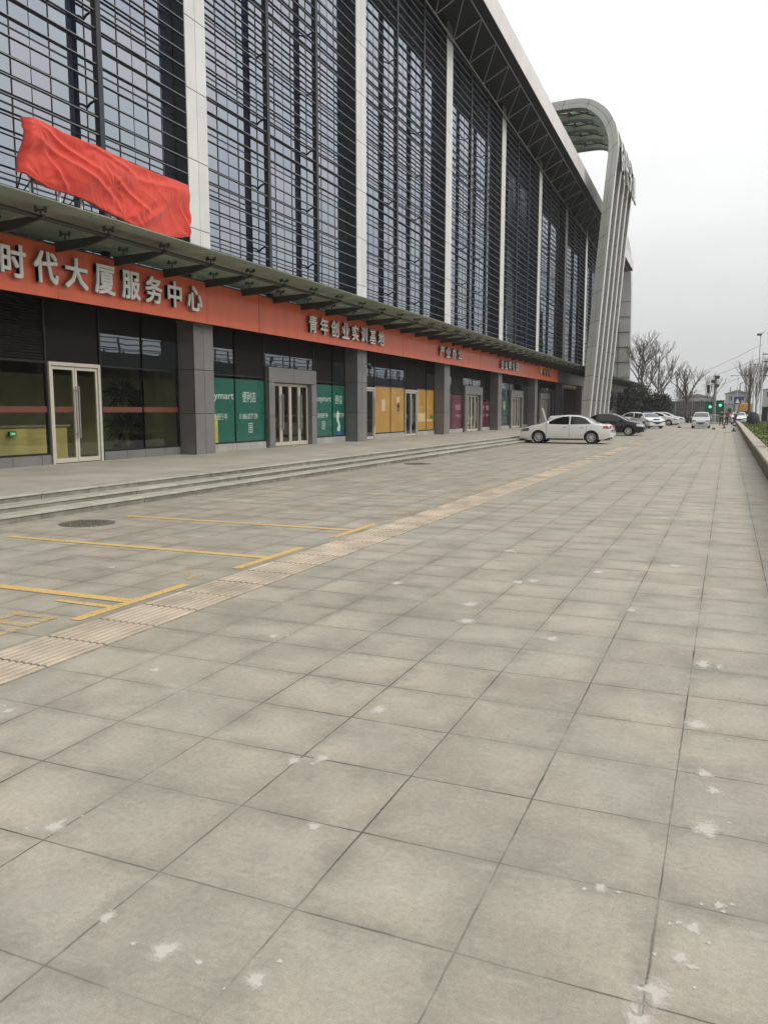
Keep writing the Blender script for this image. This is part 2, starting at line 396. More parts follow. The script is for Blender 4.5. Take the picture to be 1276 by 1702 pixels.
M['film_dkgreen'] = mat('dark_green_window_film', (.008,.045,.038), .28, 0, .5, vary=.08, bump=.25, bscale=2.6, coat=.3)
M['film_orange'] = mat('orange_window_film', (.44,.245,.055), .35, 0, .5, vary=.14, scale=1.6, bump=.25, bscale=2.6, coat=.2)
M['film_maroon'] = mat('maroon_window_film', (.105,.012,.03), .3, 0, .5, vary=.1, scale=2, bump=.25, bscale=2.6, coat=.3)
M['film_text'] = mat('pale_film_print', (.52,.60,.55), .5)
M['film_text2'] = mat('pale_pink_print', (.55,.40,.42), .5)
M['print_yellow'] = mat('yellow_print', (.46,.39,.035), .5, vary=.3, scale=8)
M['print_black'] = mat('black_print', (.02,.02,.02), .5)
M['print_cream'] = mat('cream_print', (.55,.43,.25), .5, vary=.2, scale=9)
M['print_blue'] = mat('blue_print', (.03,.09,.3), .5)
M['print_leaf'] = mat('leaf_green_print', (.09,.27,.08), .5, vary=.3, scale=9)
M['red_strip'] = mat('red_glass_strip', (.15,.045,.03), .4)
M['cloth'] = mat('red_cloth', (.72,.07,.045), .65, 0, .25, vary=.06, scale=1.5, bump=.55, bscale=3.2, stretch=(1.5,.9,2.6))
M['cloth'].node_tree.nodes['Principled BSDF'].inputs['Sheen Weight'].default_value = .3
_transl(M['cloth'], .15, (.75,.10,.06))
M['white_steel'] = mat('white_steel', (.78,.78,.78), .4)
M['exit'] = mat('exit_sign_lit', (.02,.4,.15), .5, emit=(.1,1,.4), estr=.35)
M['exit_white'] = mat('exit_sign_figure', (.7,.9,.8), .5, emit=(.7,1,.85), estr=.7)
M['leaf_dark'] = mat('dark_leaves', (.018,.03,.016), .6, vary=.4, scale=2, island=.5)
M['conifer'] = mat('evergreen_leaves', (.024,.03,.013), .7, vary=.45, scale=.8, island=.5)
M['hedge'] = mat('hedge_leaves', (.11,.125,.04), .7, vary=.4, scale=1.5, island=.5)
M['lawn'] = mat('lawn_grass', (.13,.155,.045), .9, vary=.35, scale=1.2, bump=.6, bscale=60)
M['blade'] = mat('grass_blades', (.11,.15,.035), .8, vary=.3, island=.4)
M['bark'] = mat('bare_bark', (.105,.09,.075), .9, vary=.3, scale=6)
M['bark_pale'] = mat('pale_bare_bark', (.16,.14,.125), .9, vary=.3, scale=6)
M['pot'] = mat('black_pot', (.015,.015,.015), .4)
M['paint_white'] = mat('white_car_paint', (.87,.87,.86), .3, 0, .5, coat=1)
M['paint_black'] = mat('black_car_paint', (.008,.008,.012), .25, .0, .35, coat=.5)
M['paint_silver'] = mat('silver_car_paint', (.56,.57,.57), .3, .35, .5, coat=1)
M['car_glass'] = mat('car_window_glass', (.010,.012,.013), .03, 0, .6)
M['car_glass_pale'] = mat('windscreen_glass', (.10,.13,.12), .04, 0, .7)
M['tyre'] = mat('tyre_rubber', (.018,.018,.018), .85)
M['rim'] = mat('alloy_rim', (.62,.62,.62), .35, .5)
M['trim'] = mat('black_plastic_trim', (.018,.018,.019), .5)
M['chrome'] = mat('chrome_trim', (.62,.62,.62), .15, .95)
M['tail'] = mat('red_tail_light', (.42,.012,.018), .12, 0, .6, coat=1)
M['head'] = mat('headlamp_lens', (.16,.17,.18), .1, .3, .6, coat=1)
M['head_clear'] = mat('clear_headlamp_lens', (.72,.75,.78), .1, .3, .6, coat=1)
M['plate_blue'] = mat('blue_number_plate', (.02,.05,.27), .4)
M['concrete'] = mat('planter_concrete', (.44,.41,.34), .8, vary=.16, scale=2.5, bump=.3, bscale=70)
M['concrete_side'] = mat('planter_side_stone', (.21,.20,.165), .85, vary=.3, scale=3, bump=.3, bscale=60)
M['pole_white'] = mat('pale_pole_paint', (.58,.58,.58), .5)
M['pole_grey'] = mat('grey_pole_paint', (.26,.26,.25), .5, .2, vary=.1)
M['pole_dark'] = mat('weathered_dark_pole', (.075,.07,.065), .7, vary=.2)
M['shed'] = mat('grey_hoarding_sheet', (.175,.17,.16), .7, vary=.25, scale=1.2)
M['shed_roof'] = mat('pale_roof_sheet', (.45,.45,.44), .6, vary=.1)
M['mint'] = mat('mint_panel', (.42,.50,.47), .5, vary=.1)
M['kiosk_green'] = mat('dark_green_paint', (.01,.12,.075), .45, vary=.1)
M['lamp_green'] = mat('green_signal_lamp', (.05,.6,.35), .4, emit=(.25,1,.62), estr=.75)
M['orange_tarp'] = mat('orange_tarpaulin', (.75,.36,.08), .6, vary=.1)
M['sign_blue'] = mat('blue_road_sign', (.06,.07,.25), .4)
M['red'] = mat('red_plastic', (.5,.03,.04), .5)
M['red_lit'] = mat('red_tail_lamp_lit', (.5,.05,.05), .4, emit=(1,.15,.12), estr=.6)
M['black'] = mat('black_plastic', (.02,.02,.02), .5)
M['skin'] = mat('skin', (.48,.30,.21), .6)
M['hair'] = mat('black_hair', (.012,.011,.01), .6)
M['coat_dark'] = mat('dark_coat_cloth', (.022,.022,.03), .8)
M['coat_red'] = mat('red_jacket_cloth', (.36,.04,.07), .8)
M['coat_brown'] = mat('grey_brown_jacket_cloth', (.12,.085,.08), .8)
M['trousers'] = mat('dark_trousers_cloth', (.02,.022,.03), .8)
M['far_wall'] = mat('far_building_wall', (.42,.42,.42), .8, vary=.08, scale=.3)
M['far_roof'] = mat('far_building_roof', (.2,.19,.19), .8)
M['viaduct'] = mat('viaduct_concrete', (.13,.13,.12), .85, vary=.15, scale=.5)
M['wire'] = mat('overhead_wire', (.16,.16,.16), .6)

def text_geo(s, size, bold=.012, depth=.05, gap=None):
    c = bpy.data.curves.new('lettering', 'FONT'); c.body = s; c.size = size; c.extrude = depth/2; c.offset = bold*size; c.resolution_u = 2
    c.align_x = 'CENTER'; c.align_y = 'CENTER'
    o = bpy.data.objects.new('lettering', c); COL.objects.link(o)
    dg = bpy.context.evaluated_depsgraph_get(); me = bpy.data.meshes.new_from_object(o.evaluated_get(dg))
    vs = [tuple(v.co) for v in me.vertices]; fs = [tuple(p.vertices) for p in me.polygons]
    nz = [p.normal.z for p in me.polygons]
    bpy.data.objects.remove(o); bpy.data.meshes.remove(me); bpy.data.curves.remove(c)
    lo = [min(v[k] for v in vs) for k in (0,1)]; hi = [max(v[k] for v in vs) for k in (0,1)]
    cx, cy = (lo[0]+hi[0])/2, (lo[1]+hi[1])/2
    return [(v[0]-cx, v[1]-cy, v[2]) for v in vs], fs, nz, hi[0]-lo[0], hi[1]-lo[1]
def char_mesh(mb, s, fn, size, w=None, h=None, bold=.012, depth=.05, side_mi=1):
    """lettering placed by fn(x right, y up, z out)"""
    vs, fs, nz, tw, th = text_geo(s, size, bold, depth)
    kx = w/tw if w else 1; ky = h/th if h else 1
    o = len(mb.v); mb.v += [tuple(fn(v[0]*kx, v[1]*ky, v[2])) for v in vs]
    for f, q in zip(fs, nz): mb.f.append(tuple(i+o for i in f)); mb.m.append(0 if abs(q) > .6 else side_mi)
    return mb
def bold_char(mb, s, fn, size, w, h, bold=.024, depth=.06):
    """a heavy face: the outline swept over a small square, each pass a hair prouder"""
    bx, by = bold*size, bold*size*.8; k = 0
    for ix in (-1,0,1):
        for iy in (-1,0,1):
            k += 1; dx, dy, dz = ix*bx, iy*by, .0012*k
            char_mesh(mb, s, lambda a, b, c: fn(a+dx, b+dy, c+dz), size, w-2*bx, h-2*by, 0, depth)
    return mb
def on_facade(x, y, z): return lambda a, b, c: (x + c, y + a, z + b)

# ================================================================ GROUND
GX = 500
g = MB()
g.add([(-GX,-GX,0),(GX,-GX,0),(GX,GX,0),(-GX,GX,0)], [(0,1,2,3)])
tag(g.build('ground', M['paving'], keep=True), kind='structure')
g = MB(); g.add([(-60,112,.004),(300,112,.004),(300,420,.004),(-60,420,.004)], [(0,1,2,3)])
tag(g.build('road', M['asphalt'], keep=True), kind='structure')
g = MB(); g.add([(9,-120,.004),(20,-120,.004),(20,111.9,.004),(9,111.9,.004)], [(0,1,2,3)])
tag(g.build('side_road', M['asphalt'], keep=True), kind='structure')

# stone terrace with three low steps
FZ = .30
y_end = 66.0
tr = MB(); 
tr.add([(-30,-12,FZ),(-9.65,-12,FZ),(-9.65,118,FZ),(-30,118,FZ)], [(0,1,2,3)])
tr.box(-30,-9.66,-12,118,.0,FZ-.02)
tag(tr.build('terrace', M['terrace'], keep=True), kind='structure')
st = MB()
rnd = random.Random(3)
for (xf, z0, z1, dep) in ((-8.75,0,.11,.32),(-9.05,.11,.20,.32),(-9.35,.20,FZ,.31)):
    y = -12.0 + rnd.random()
    while y < y_end:
        L = rnd.uniform(.9,1.25); y1 = min(y+L, y_end)
        a, b = y+.003, y1-.003
        j = rnd.uniform(-.006,.006); zt = z1-.028
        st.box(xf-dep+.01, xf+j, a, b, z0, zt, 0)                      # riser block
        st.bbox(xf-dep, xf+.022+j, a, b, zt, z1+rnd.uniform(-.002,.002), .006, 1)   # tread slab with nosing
        y = y1
tag(st.build('steps', [M['granite_step'], M['granite_tread']], keep=True), kind='structure')
# pale dusty strip in front of the steps
g = MB(); g.add([(-8.745,-10,.004),(-8.55,-10,.004),(-8.6,66,.004),(-8.745,66,.004)], [(0,1,2,3)])
M['dust'] = worn_mat('pale_dust', (.55,.50,.40), .3, .65, 5, .6)
tag(g.build('dust_strip', M['dust'], keep=True), kind='structure')

# tactile guiding strip: ribbed tiles
t = MB(); rnd = random.Random(5)
for k in range(-4, 96):
    if k > 40 and rnd.random() < (k-40)/90: continue
    y0 = 1.97 + .486*k + .004; y1 = y0 + .478
    dz = rnd.uniform(0, .0025)
    for half in range(1):
        t.box(-4.12, -3.605, y0, y1, .001, .007+dz, 1)
        for q in range(9):
            xc = -4.12 + .515*(q+.5)/9
            for (s0, s1) in ((y0+.006, y1-.006),):
                t.prism([(xc-.020,.0065+dz),(xc+.020,.0065+dz),(xc+.014,.0122+dz),(xc-.014,.0122+dz)], 'y', s0, s1, 0)
tag(t.build('tactile_paving', [M['tactile'], M['groove']], keep=True), kind='structure')

# painted parking bays
pk = MB(); pf = MB()
for k in range(-3, 7):
    y = 4.95 + 2.07*k
    m_ = pk if k <= 2 else pf
    xe = -8.3 if k < 1 else -7.9
    m_.add([(xe,y-.05,.0045),(-4.31,y-.058,.0045),(-4.31,y+.058,.0045),(xe,y+.05,.0045)], [(0,1,2,3)])
    m_.add([(-4.31,y-.62,.0045),(-4.215,y-.62,.0045),(-4.215,y+.68,.0045),(-4.31,y+.68,.0045)], [(0,1,2,3)])
pk.add([(-4.85,4.72,.0045),(-4.31,4.70,.0045),(-4.31,4.78,.0045),(-4.85,4.77,.0045)], [(0,1,2,3)])
tag(pk.build('parking_lines', M['yellow'], keep=True), kind='structure')
tag(pf.build('faded_parking_lines', M['yellow_thin'], keep=True), kind='structure')
def bay_number(s, x, y):
    mb = MB(); segs = {'2': [((-.5,1),(.5,1)),((.5,1),(.5,.5)),((.5,.5),(-.5,.0)),((-.5,.0),(.5,.0))], '0': [((-.5,0),(-.5,1)),((-.5,1),(.5,1)),((.5,1),(.5,0)),((.5,0),(-.5,0))], '1': [((0,0),(0,1))]}
    for k, ch in enumerate(s):
        yo = y + (k-.5)*.34
        for (a0, b0), (a1, b1) in segs[ch]:
            p, q = Vector((x-(b0-.5)*.34, yo+a0*.22, 0)), Vector((x-(b1-.5)*.34, yo+a1*.22, 0)); d = (q-p).normalized()*.034; w = Vector((-d.y, d.x, 0))
            mb.add([tuple(v + Vector((0,0,.0045+.0004*len(mb.f)))) for v in (p-d-w, q+d-w, q+d+w, p-d+w)], [(0,1,2,3)])
    return mb
nm = bay_number('20', -4.62, 4.02)
M['number_paint'] = worn_mat('worn_number_paint', (.68,.52,.25), .40, .58, 24, .7)
tag(nm.build('bay_number_marking', M['number_paint'], keep=True), kind='structure')
nm = bay_number('21', -4.55, 6.12)
tag(nm.build('bay_number_marking', M['number_paint'], keep=True), kind='structure')

# plaster splashes trodden into the paving
sp = MB(); rnd = random.Random(11)
SPL = [(-2.18,2.07,.06),(-1.38,1.67,.05),(-1.63,1.72,.035),(-1.08,1.67,.04),(-1.31,2.43,.035),(-1.65,2.89,.04),(-1.55,2.96,.04),
 (-.11,2.03,.065),(-.13,1.93,.06),(0,2.97,.065),(-.06,4.0,.07),(-.06,5.02,.09),(.02,5.0,.05),(-3.0,3.65,.05),(-3.26,2.84,.04),(-2.73,4.53,.05),
 (-1.78,5.9,.08),(-1.66,5.41,.09),(-1.63,6.86,.08),(-1.53,6.98,.09),(-1.55,3.58,.06),(-.02,2.35,.03),(.05,2.5,.025),(-.3,2.45,.025),(-.05,2.2,.03),
 (.02,3.3,.04),(-.02,3.45,.05),(-1.05,7.6,.1),(-2.1,8.4,.1),(-.6,6.2,.06),(-1.0,5.2,.06),(-2.6,6.4,.08),(-.4,8.2,.1),(-5.4,6.0,.06)]
fade = []
def blot(x, y, r, sx=1, sy=1):
    nn = 20; ph = rnd.uniform(0,6); o = len(sp.v); rings = []
    for q in (.0, .55, 1.0):
        for k in range(nn if q else 1):
            a = 2*math.pi*k/nn
            rr = q*r*(1.0 + .5*noise.noise((math.cos(a)*1.3+x*3, math.sin(a)*1.3+y*3, ph)))
            sp.v.append((x+math.cos(a)*rr*sx, y+math.sin(a)*rr*sy, .002)); fade.append(1-q)
    for k in range(nn):
        n2 = (k+1)%nn
        sp.f.append((o, o+1+k, o+1+n2)); sp.f.append((o+1+k, o+1+nn+k, o+1+nn+n2, o+1+n2)); sp.m += [0, 0]
for (x, y, r) in SPL:
    blot(x, y, r*1.35, .85, 1.15)
    for q in range(rnd.randint(1,4)):
        a = rnd.uniform(0,6.28); dd = r*rnd.uniform(1.1,2.4)
        blot(x+math.cos(a)*dd, y+math.sin(a)*dd, rnd.uniform(.006,.022), rnd.uniform(.6,1.3), rnd.uniform(.6,1.3))
spo = tag(sp.build('plaster_splashes', M['plaster'], keep=True, recalc=False), kind='structure')
at = spo.data.attributes.new('fade', 'FLOAT', 'POINT'); at.data.foreach_set('value', fade)
# manhole covers
def manhole(x, y, rx, label):
    r_ = empty('manhole_cover', label, 'manhole cover', 'manhole covers in the forecourt')
    mb = MB(); mb.lathe([(rx,.0),(rx,.006),(rx*.9,.007)], (0,0,0), 28); mb.build('rim', M['iron'], r_, keep=True)
    mb = MB(); mb.lathe([(rx*.89,.001),(rx*.89,.009),(rx*.8,.010)], (0,0,0), 28)
    for i in range(-4,5):
        for j in range(-4,5):
            if (i*i+j*j)*.04*.99 < .55: mb.box(i*rx*.17-.02, i*rx*.17+.02, j*rx*.17-.02, j*rx*.17+.02, .0101, .014)
    mb.build('lid', M['iron'], r_, keep=True)
    r_.location = (x, y, 0)
manhole(-7.85, 8.28, .36, 'rusty round manhole cover near the steps by the parking lines')
manhole(-8.1, 21.5, .4, 'distant manhole cover at the foot of the middle of the steps')
manhole(.04, 61.2, .35, 'small dark manhole cover far off by the striped bollards')

# ================================================================ MAIN BUILDING
B = empty('office_building', 'long grey office block with mirrored louvred glass front, white columns and projecting roof', 'building')
PITCH = 10.55; Y0 = 18.43; CW = .9
COLS = [Y0 + PITCH*k for k in range(-2, 9)]            # left edges
XF, XG, XW = -13.45, -13.86, -14.0
def zc(y): return 19.62 - .0325*(y-38)                # lower chord of the roof truss
YB0, YB1 = COLS[0]-.2, COLS[-1]+CW+.2
# body behind the glass
mb = MB(); mb.box(-34, -13.98, YB0, YB1, 4.07, 17.0); mb.box(-34,-20.2,YB0,YB1,FZ,4.05)
mb.build('wall', M['interior'], B)
# roof: soffit, eave fascia, top
ys = [YB0 + (YB1-YB0)*k/20 for k in range(21)]
mb = MB()
for a, b in zip(ys[:-1], ys[1:]):
    mb.add([(-14.0,a,zc(a)+.72),(-14.0,b,zc(b)+.72),(-11.42,b,zc(b)+.9),(-11.42,a,zc(a)+.9)], [(0,1,2,3)])
mb.build('soffit', M['soffit'], B)
mb = MB(); yy = YB0; rnd = random.Random(2)
while yy < YB1-.1:
    y1 = min(yy+5.27, YB1); a, b = yy+.012, y1-.012
    mb.add([(-11.42,a,zc(a)+.88),(-11.4,a,zc(a)+.88),(-11.4,a,zc(a)+2.02),(-11.42,a,zc(a)+2.02),
            (-11.42,b,zc(b)+.88),(-11.4,b,zc(b)+.88),(-11.4,b,zc(b)+2.02),(-11.42,b,zc(b)+2.02)],
           [(0,3,2,1),(4,5,6,7),(0,1,5,4),(1,2,6,5),(2,3,7,6),(3,0,4,7)])
    yy = y1
mb.build('eave_panel', M['fascia_metal'], B)
mb = MB()
for a, b in zip(ys[:-1], ys[1:]):
    mb.add([(-11.425,a,zc(a)+2.0),(-11.425,b,zc(b)+2.0),(-34,b,zc(b)+2.0),(-34,a,zc(a)+2.0)], [(0,1,2,3)])
    mb.add([(-11.425,a,zc(a)+.9),(-11.425,b,zc(b)+.9),(-11.425,b,zc(b)+2.0),(-11.425,a,zc(a)+2.0)], [(0,1,2,3)])
    mb.add([(-34,a,16),(-34,b,16),(-34,b,zc(b)+2.0),(-34,a,zc(a)+2.0)], [(0,1,2,3)])
    mb.add([(-13.97,a,16),(-13.97,b,16),(-13.97,b,zc(b)+.9),(-13.97,a,zc(a)+.9)], [(0,1,2,3)])
for e in (YB0, YB1):
    mb.add([(-34,e,16),(-13.97,e,16),(-13.97,e,zc(e)+.9),(-11.425,e,zc(e)+.9),(-11.425,e,zc(e)+2.0),(-34,e,zc(e)+2.0)], [(0,1,2,3,4,5)])
mb.build('roof', M['soffit'], B)
# truss under the eave
mb = MB(); npan = int((YB1-YB0)/(PITCH/4)); 
nodes = [39.98 - (PITCH/4)*k for k in range(14, -25, -1)]
for i, y in enumerate(nodes):
    lo = (-13.3, y, zc(y)); hi = (-11.86, y, zc(y)+.74)
    mb.tube(lo, hi, .032, n=6)
    if i < len(nodes)-1:
        y2 = nodes[i+1]; mb.tube((-13.3,y2,zc(y2)), hi, .026, n=6)
        mb.tube(lo, (-13.3,y2,zc(y2)), .042, n=6); mb.tube(hi, (-11.86,y2,zc(y2)+.74), .038, n=6)
mb.build('truss', M['truss'], B, smooth=60)
# columns
for i, y in enumerate(COLS):
    mb = MB(); top = zc(y)+.85
    mb.box(-13.97, XF-.035, y+.01, y+CW-.01, 3.9, top)
    core = mb.build('column', M['clad_dark'], B)
    mb = MB(); z = 4.6; zt = zc(y)-.02
    while z < zt:
        z1 = min(z+1.78, zt)
        for (a, b) in ((y, y+CW/2-.006), (y+CW/2+.006, y+CW)):
            mb.bbox(XF-.035, XF, a, b, z+.010, z1-.010, .004)
        z = z1
    mb.build('cladding', M['clad_white'], core)
    mb = MB(); mb.box(XF-.035, XF-.01, y+.02, y+CW-.02, zt+.03, top); mb.build('column_head', M['clad_grey'], core)
# louvre bays
def bay_glass(y0, y1, seed):
    rnd = random.Random(seed); mb = MB(); fr = MB()
    n = 9; w = (y1-y0)/n
    zs = [4.7]; 
    while zs[-1] < 20.0: zs.append(zs[-1] + 1.52)
    for i in range(n):
        for j in range(len(zs)-1):
            a, b = y0+w*i+.012, y0+w*(i+1)-.012; za, zb = zs[j]+.012, zs[j+1]-.012
            t1, t2 = rnd.gauss(0,.0016), rnd.gauss(0,.0016)
            mb.add([(XG-t1-t2,a,za),(XG+t1-t2,b,za),(XG+t1+t2,b,zb),(XG-t1+t2,a,zb)], [(0,1,2,3)])
    for i in range(n+1): fr.box(XG-.06, XG+.012, y0+w*i-.014, y0+w*i+.014, 4.7, zs[-1])
    for i in range(n): fr.box(XG-.06, XG+.008, y0+w*(i+.5)-.005, y0+w*(i+.5)+.005, 4.7, zs[-1])
    for z in zs: fr.box(XG-.06, XG+.010, y0, y1, z-.018, z+.018)
    return mb, fr
def in_main_view(k): return True
for i in range(len(COLS)-1):
    y0, y1 = COLS[i]+CW, COLS[i+1]
    mb, fr = bay_glass(y0, y1, 100+i)
    gw = mb.build('glass_wall', M['tower_glass'], B, recalc=False)
    fr.build('glazing_bars', M['frame_dark'], gw)
    # louvres
    mb = MB(); z = 5.45; rnd = random.Random(40+i); zt = zc(y1)+.55
    while z < zt:
        dz = rnd.uniform(-.003,.003)
        mb.prism([(-13.54,z+dz),(-13.475,z+dz-.002),(-13.475,z+.020+dz),(-13.54,z+.018+dz)], 'y', y0+.01, y1-.01, 0)
        mb.prism([(-13.474,z+dz-.002),(-13.462,z+.002+dz),(-13.462,z+.016+dz),(-13.474,z+.020+dz)], 'y', y0+.01, y1-.01, 1)
        z += .38
    lv = mb.build('louvre_screen', [M['louver'], M['louver_nose']], B)
    for f in (1/3, 2/3):
        yp = y0 + (y1-y0)*f
        mb = MB(); mb.box(-13.57, -13.43, yp-.075, yp+.075, 4.7, zc(yp)+.7)
        mb.box(-13.60, -13.57, yp-.05, yp+.05, 4.7, zc(yp)+.7)
        for q in range(8):
            za = 6.6 + 1.9*q
            if za < zc(yp)-.5:
                mb.path([(XG+.0,yp,za-.10),(XG+.1,yp,za-.02),(XG+.22,yp,za+.02),(-13.58,yp,za+.03)], .028, 6)
        mb.build('screen_post', M['steel_dark'], B)
# canopy: glass sheets on brackets with spider fittings and a tube
mb = MB(); gm = MB(); CZ = 5.2
yb = YB0+.5
nb = 0; BR = PITCH/6
ylist = [13.30 + BR*k for k in range(-12, 62)]
for a, b in zip(ylist[:-1], ylist[1:]):
    tl = .004*math.sin(a*3.1)
    gm.add([(-13.8,a+.008,CZ-.03+tl),(-11.2,a+.008,CZ+tl),(-11.2,b-.008,CZ-tl),(-13.8,b-.008,CZ-.03-tl),
            (-13.8,a+.008,CZ-.01+tl),(-11.2,a+.008,CZ+.02+tl),(-11.2,b-.008,CZ+.02-tl),(-13.8,b-.008,CZ-.01-tl)],
           [(0,3,2,1),(4,5,6,7),(0,1,5,4),(1,2,6,5),(2,3,7,6),(3,0,4,7)])
gm.build('canopy_glass', M['canopy_glass'], B)
mb.tube((-11.78,ylist[0],CZ-.17), (-11.78,ylist[-1],CZ-.17), .045, n=10); mb.build('canopy_rail', M['bracket_steel'], B, smooth=60)
for y in ylist:
    mb = MB()
    mb.prism([(-13.12,4.80),(-12.3,4.84),(-11.62,5.0),(-11.62,5.05),(-13.12,5.0)], 'y', y-.03, y+.03)
    for x in (-11.7, -12.85):
        zb = 5.06 if x > -12 else 5.02
        mb.tube((x,y,zb), (x,y,CZ-.05), .018, n=6); mb.tube((x,y-.12,CZ-.06), (x,y+.12,CZ-.06), .014, n=5)
        mb.tube((x+.12,y,CZ-.06), (x-.12,y,CZ-.06), .014, n=5)
        for (dx, dy) in ((.12,0),(-.12,0),(0,.12),(0,-.12)): mb.tube((x+dx,y+dy,CZ-.085), (x+dx,y+dy,CZ-.012), .024, n=6)
    mb.build('canopy_bracket', M['bracket_steel'], B)
# grey fascia behind the signboards and beyond them
mb = MB(); mb.box(-13.4,-13.16,ylist[0],118,3.9,4.98)
mb.build('fascia', M['clad_grey'], B)
mb = MB(); yy = 67.6
while yy < 118: mb.bbox(-13.155,-13.12,yy+.008,min(yy+2.6,118)-.008,3.88,4.95,.004); yy += 2.6
mb.build('fascia_panel', M['clad_grey'], B)
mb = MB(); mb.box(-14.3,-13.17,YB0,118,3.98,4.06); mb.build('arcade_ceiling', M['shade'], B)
# pillars of the ground floor
for i, y in enumerate(COLS):
    if y > 100: continue
    mb = MB(); mb.box(-14.0, XF-.03, y+.015, y+CW-.015, FZ, 3.97); core = mb.build('pillar', M['clad_dark'], B)
    mb = MB()
    for (a, b) in ((FZ+.005,1.42),(1.435,2.62),(2.635,3.95)):
        for (c, d) in ((y, y+CW/2-.006),(y+CW/2+.006, y+CW)): mb.bbox(XF-.03, XF, c, d, a, b, .004)
        for s_ in (y, y+CW-.014): mb.box(-13.99, XF-.004, s_, s_+.014, a, b)
    mb.build('pillar_cladding', M['clad_grey'], core)

# ---- shop fronts
def window(y0, y1, film=None, zt=2.58, z0=.54, upper='glass', strip=False, spandrel=3.36):
    mb = MB(); mb.box(XW-.006, XW, y0+.02, y1-.02, z0, zt); 
    o = MB()
    for y in (y0, y1): o.box(XW-.06, XW+.018, y-.022, y+.022, z0-.02, 3.95)
    for z in (z0, zt): o.box(XW-.06, XW+.016, y0+.022, y1-.022, z-.022, z+.022)
    fr = o.build('window', M['frame_dark'], B)
    mb.build('pane', M['shop_glass'], fr)
    if upper in ('glass', 'dark'):
        m2 = MB(); m2.box(XW-.006, XW, y0+.022, y1-.022, zt+.022, spandrel); m2.build('fanlight', M['fan_glass'] if upper == 'glass' else M['shade'], fr)
        m2 = MB(); m2.box(XW-.03, XW+.002, y0+.022, y1-.022, spandrel+.004, 3.95); m2.build('spandrel', M['shade'], fr)
    else:
        m2 = MB(); m2.box(XW-.05, XW-.02, y0+.022, y1-.022, zt+.022, 3.95)
        z = zt+.05
        while z < 3.9: m2.prism([(XW-.02,z),(XW+.004,z+.012),(XW-.02,z+.05)], 'y', y0+.03, y1-.03); z += .062
        m2.build('shutter', M['shade'], fr)
    if film:
        m3 = MB(); m3.box(XW+.001, XW+.004, y0+.024, y1-.024, z0+.022, zt-.1 if film != 'film_orange' else zt-.03); f_ = m3.build('window_film', M[film], fr)
    if strip:
        m3 = MB(); m3.box(XW+.001, XW+.004, y0+.024, y1-.024, 1.47, 1.6); m3.build('safety_strip', M['red_strip'], fr)
    # plinth
    m4 = MB(); yy = y0
    while yy < y1-.05:
        e = min(yy+.8, y1); m4.bbox(XW-.05, XW+.045, yy+.005, e-.005, FZ, z0-.03, .006); yy = e
    m4.build('plinth', M['plinth'] if film else M['clad_grey'], B)
    return fr
def prints(fr, items, mi='film_text'):
    """printing on a film: (text, y, z, width, height)"""
    for (s, y, z, w, h) in items:
        mb = MB(); char_mesh(mb, s, on_facade(XW+.0065, y, z), h, w, h, 0, .002, 0); mb.build('film_lettering', M[mi], fr)
def leaf_door(y0, y1, z0, z1, x, parent, m_frame='door_alu', fw=.06, handle=None, glass='door_glass'):
    mb = MB()
    mb.box(x-.025, x+.025, y0, y0+fw, z0, z1); mb.box(x-.025, x+.025, y1-fw, y1, z0, z1)
    mb.box(x-.024, x+.024, y0+fw, y1-fw, z1-fw*1.2, z1); mb.box(x-.024, x+.024, y0+fw, y1-fw, z0, z0+fw*1.7)
    d = mb.build('door', M[m_frame], parent)
    mb = MB(); mb.box(x-.005, x+.005, y0+fw, y1-fw, z0+fw*1.7, z1-fw*1.2); mb.build('door_glass', M[glass], d)
    if handle:
        mb = MB(); hy = y0+fw*.6 if handle < 0 else y1-fw*.6
        mb.tube((x+.09,hy,z0+.55), (x+.09,hy,z0+1.75), .016, n=8)
        for zz in (z0+.65, z0+1.65): mb.tube((x+.02,hy,zz), (x+.09,hy,zz), .012, n=6)
        mb.build('handle', M['alu'], d)
    return d
def door_set(y0, y1, zt, n, frame='door_alu', x=XW):
    mb = MB()
    mb.box(x-.06, x+.06, y0, y0+.07, FZ, zt); mb.box(x-.06, x+.06, y1-.07, y1, FZ, zt); mb.box(x-.06, x+.065, y0+.07, y1-.07, zt-.08, zt)
    ds = mb.build('door_frame', M[frame], B)
    w = (y1-y0-.14)/n
    for k in range(n):
        leaf_door(y0+.07+w*k+.006, y0+.07+w*(k+1)-.006, FZ+.02, zt-.09, x, ds, frame, .06, (1 if k % 2 == 0 else -1) if n > 1 else 1)
    mb = MB(); mb.box(x-.006, x, y0+.01, y1-.01, zt+.02, 3.36); mb.build('fanlight', M['fan_glass'] if n == 1 else M['shade'], ds)
    mb = MB(); mb.box(x-.03, x+.003, y0+.01, y1-.01, 3.365, 3.95); mb.build('spandrel', M['shade'], ds)
    return ds
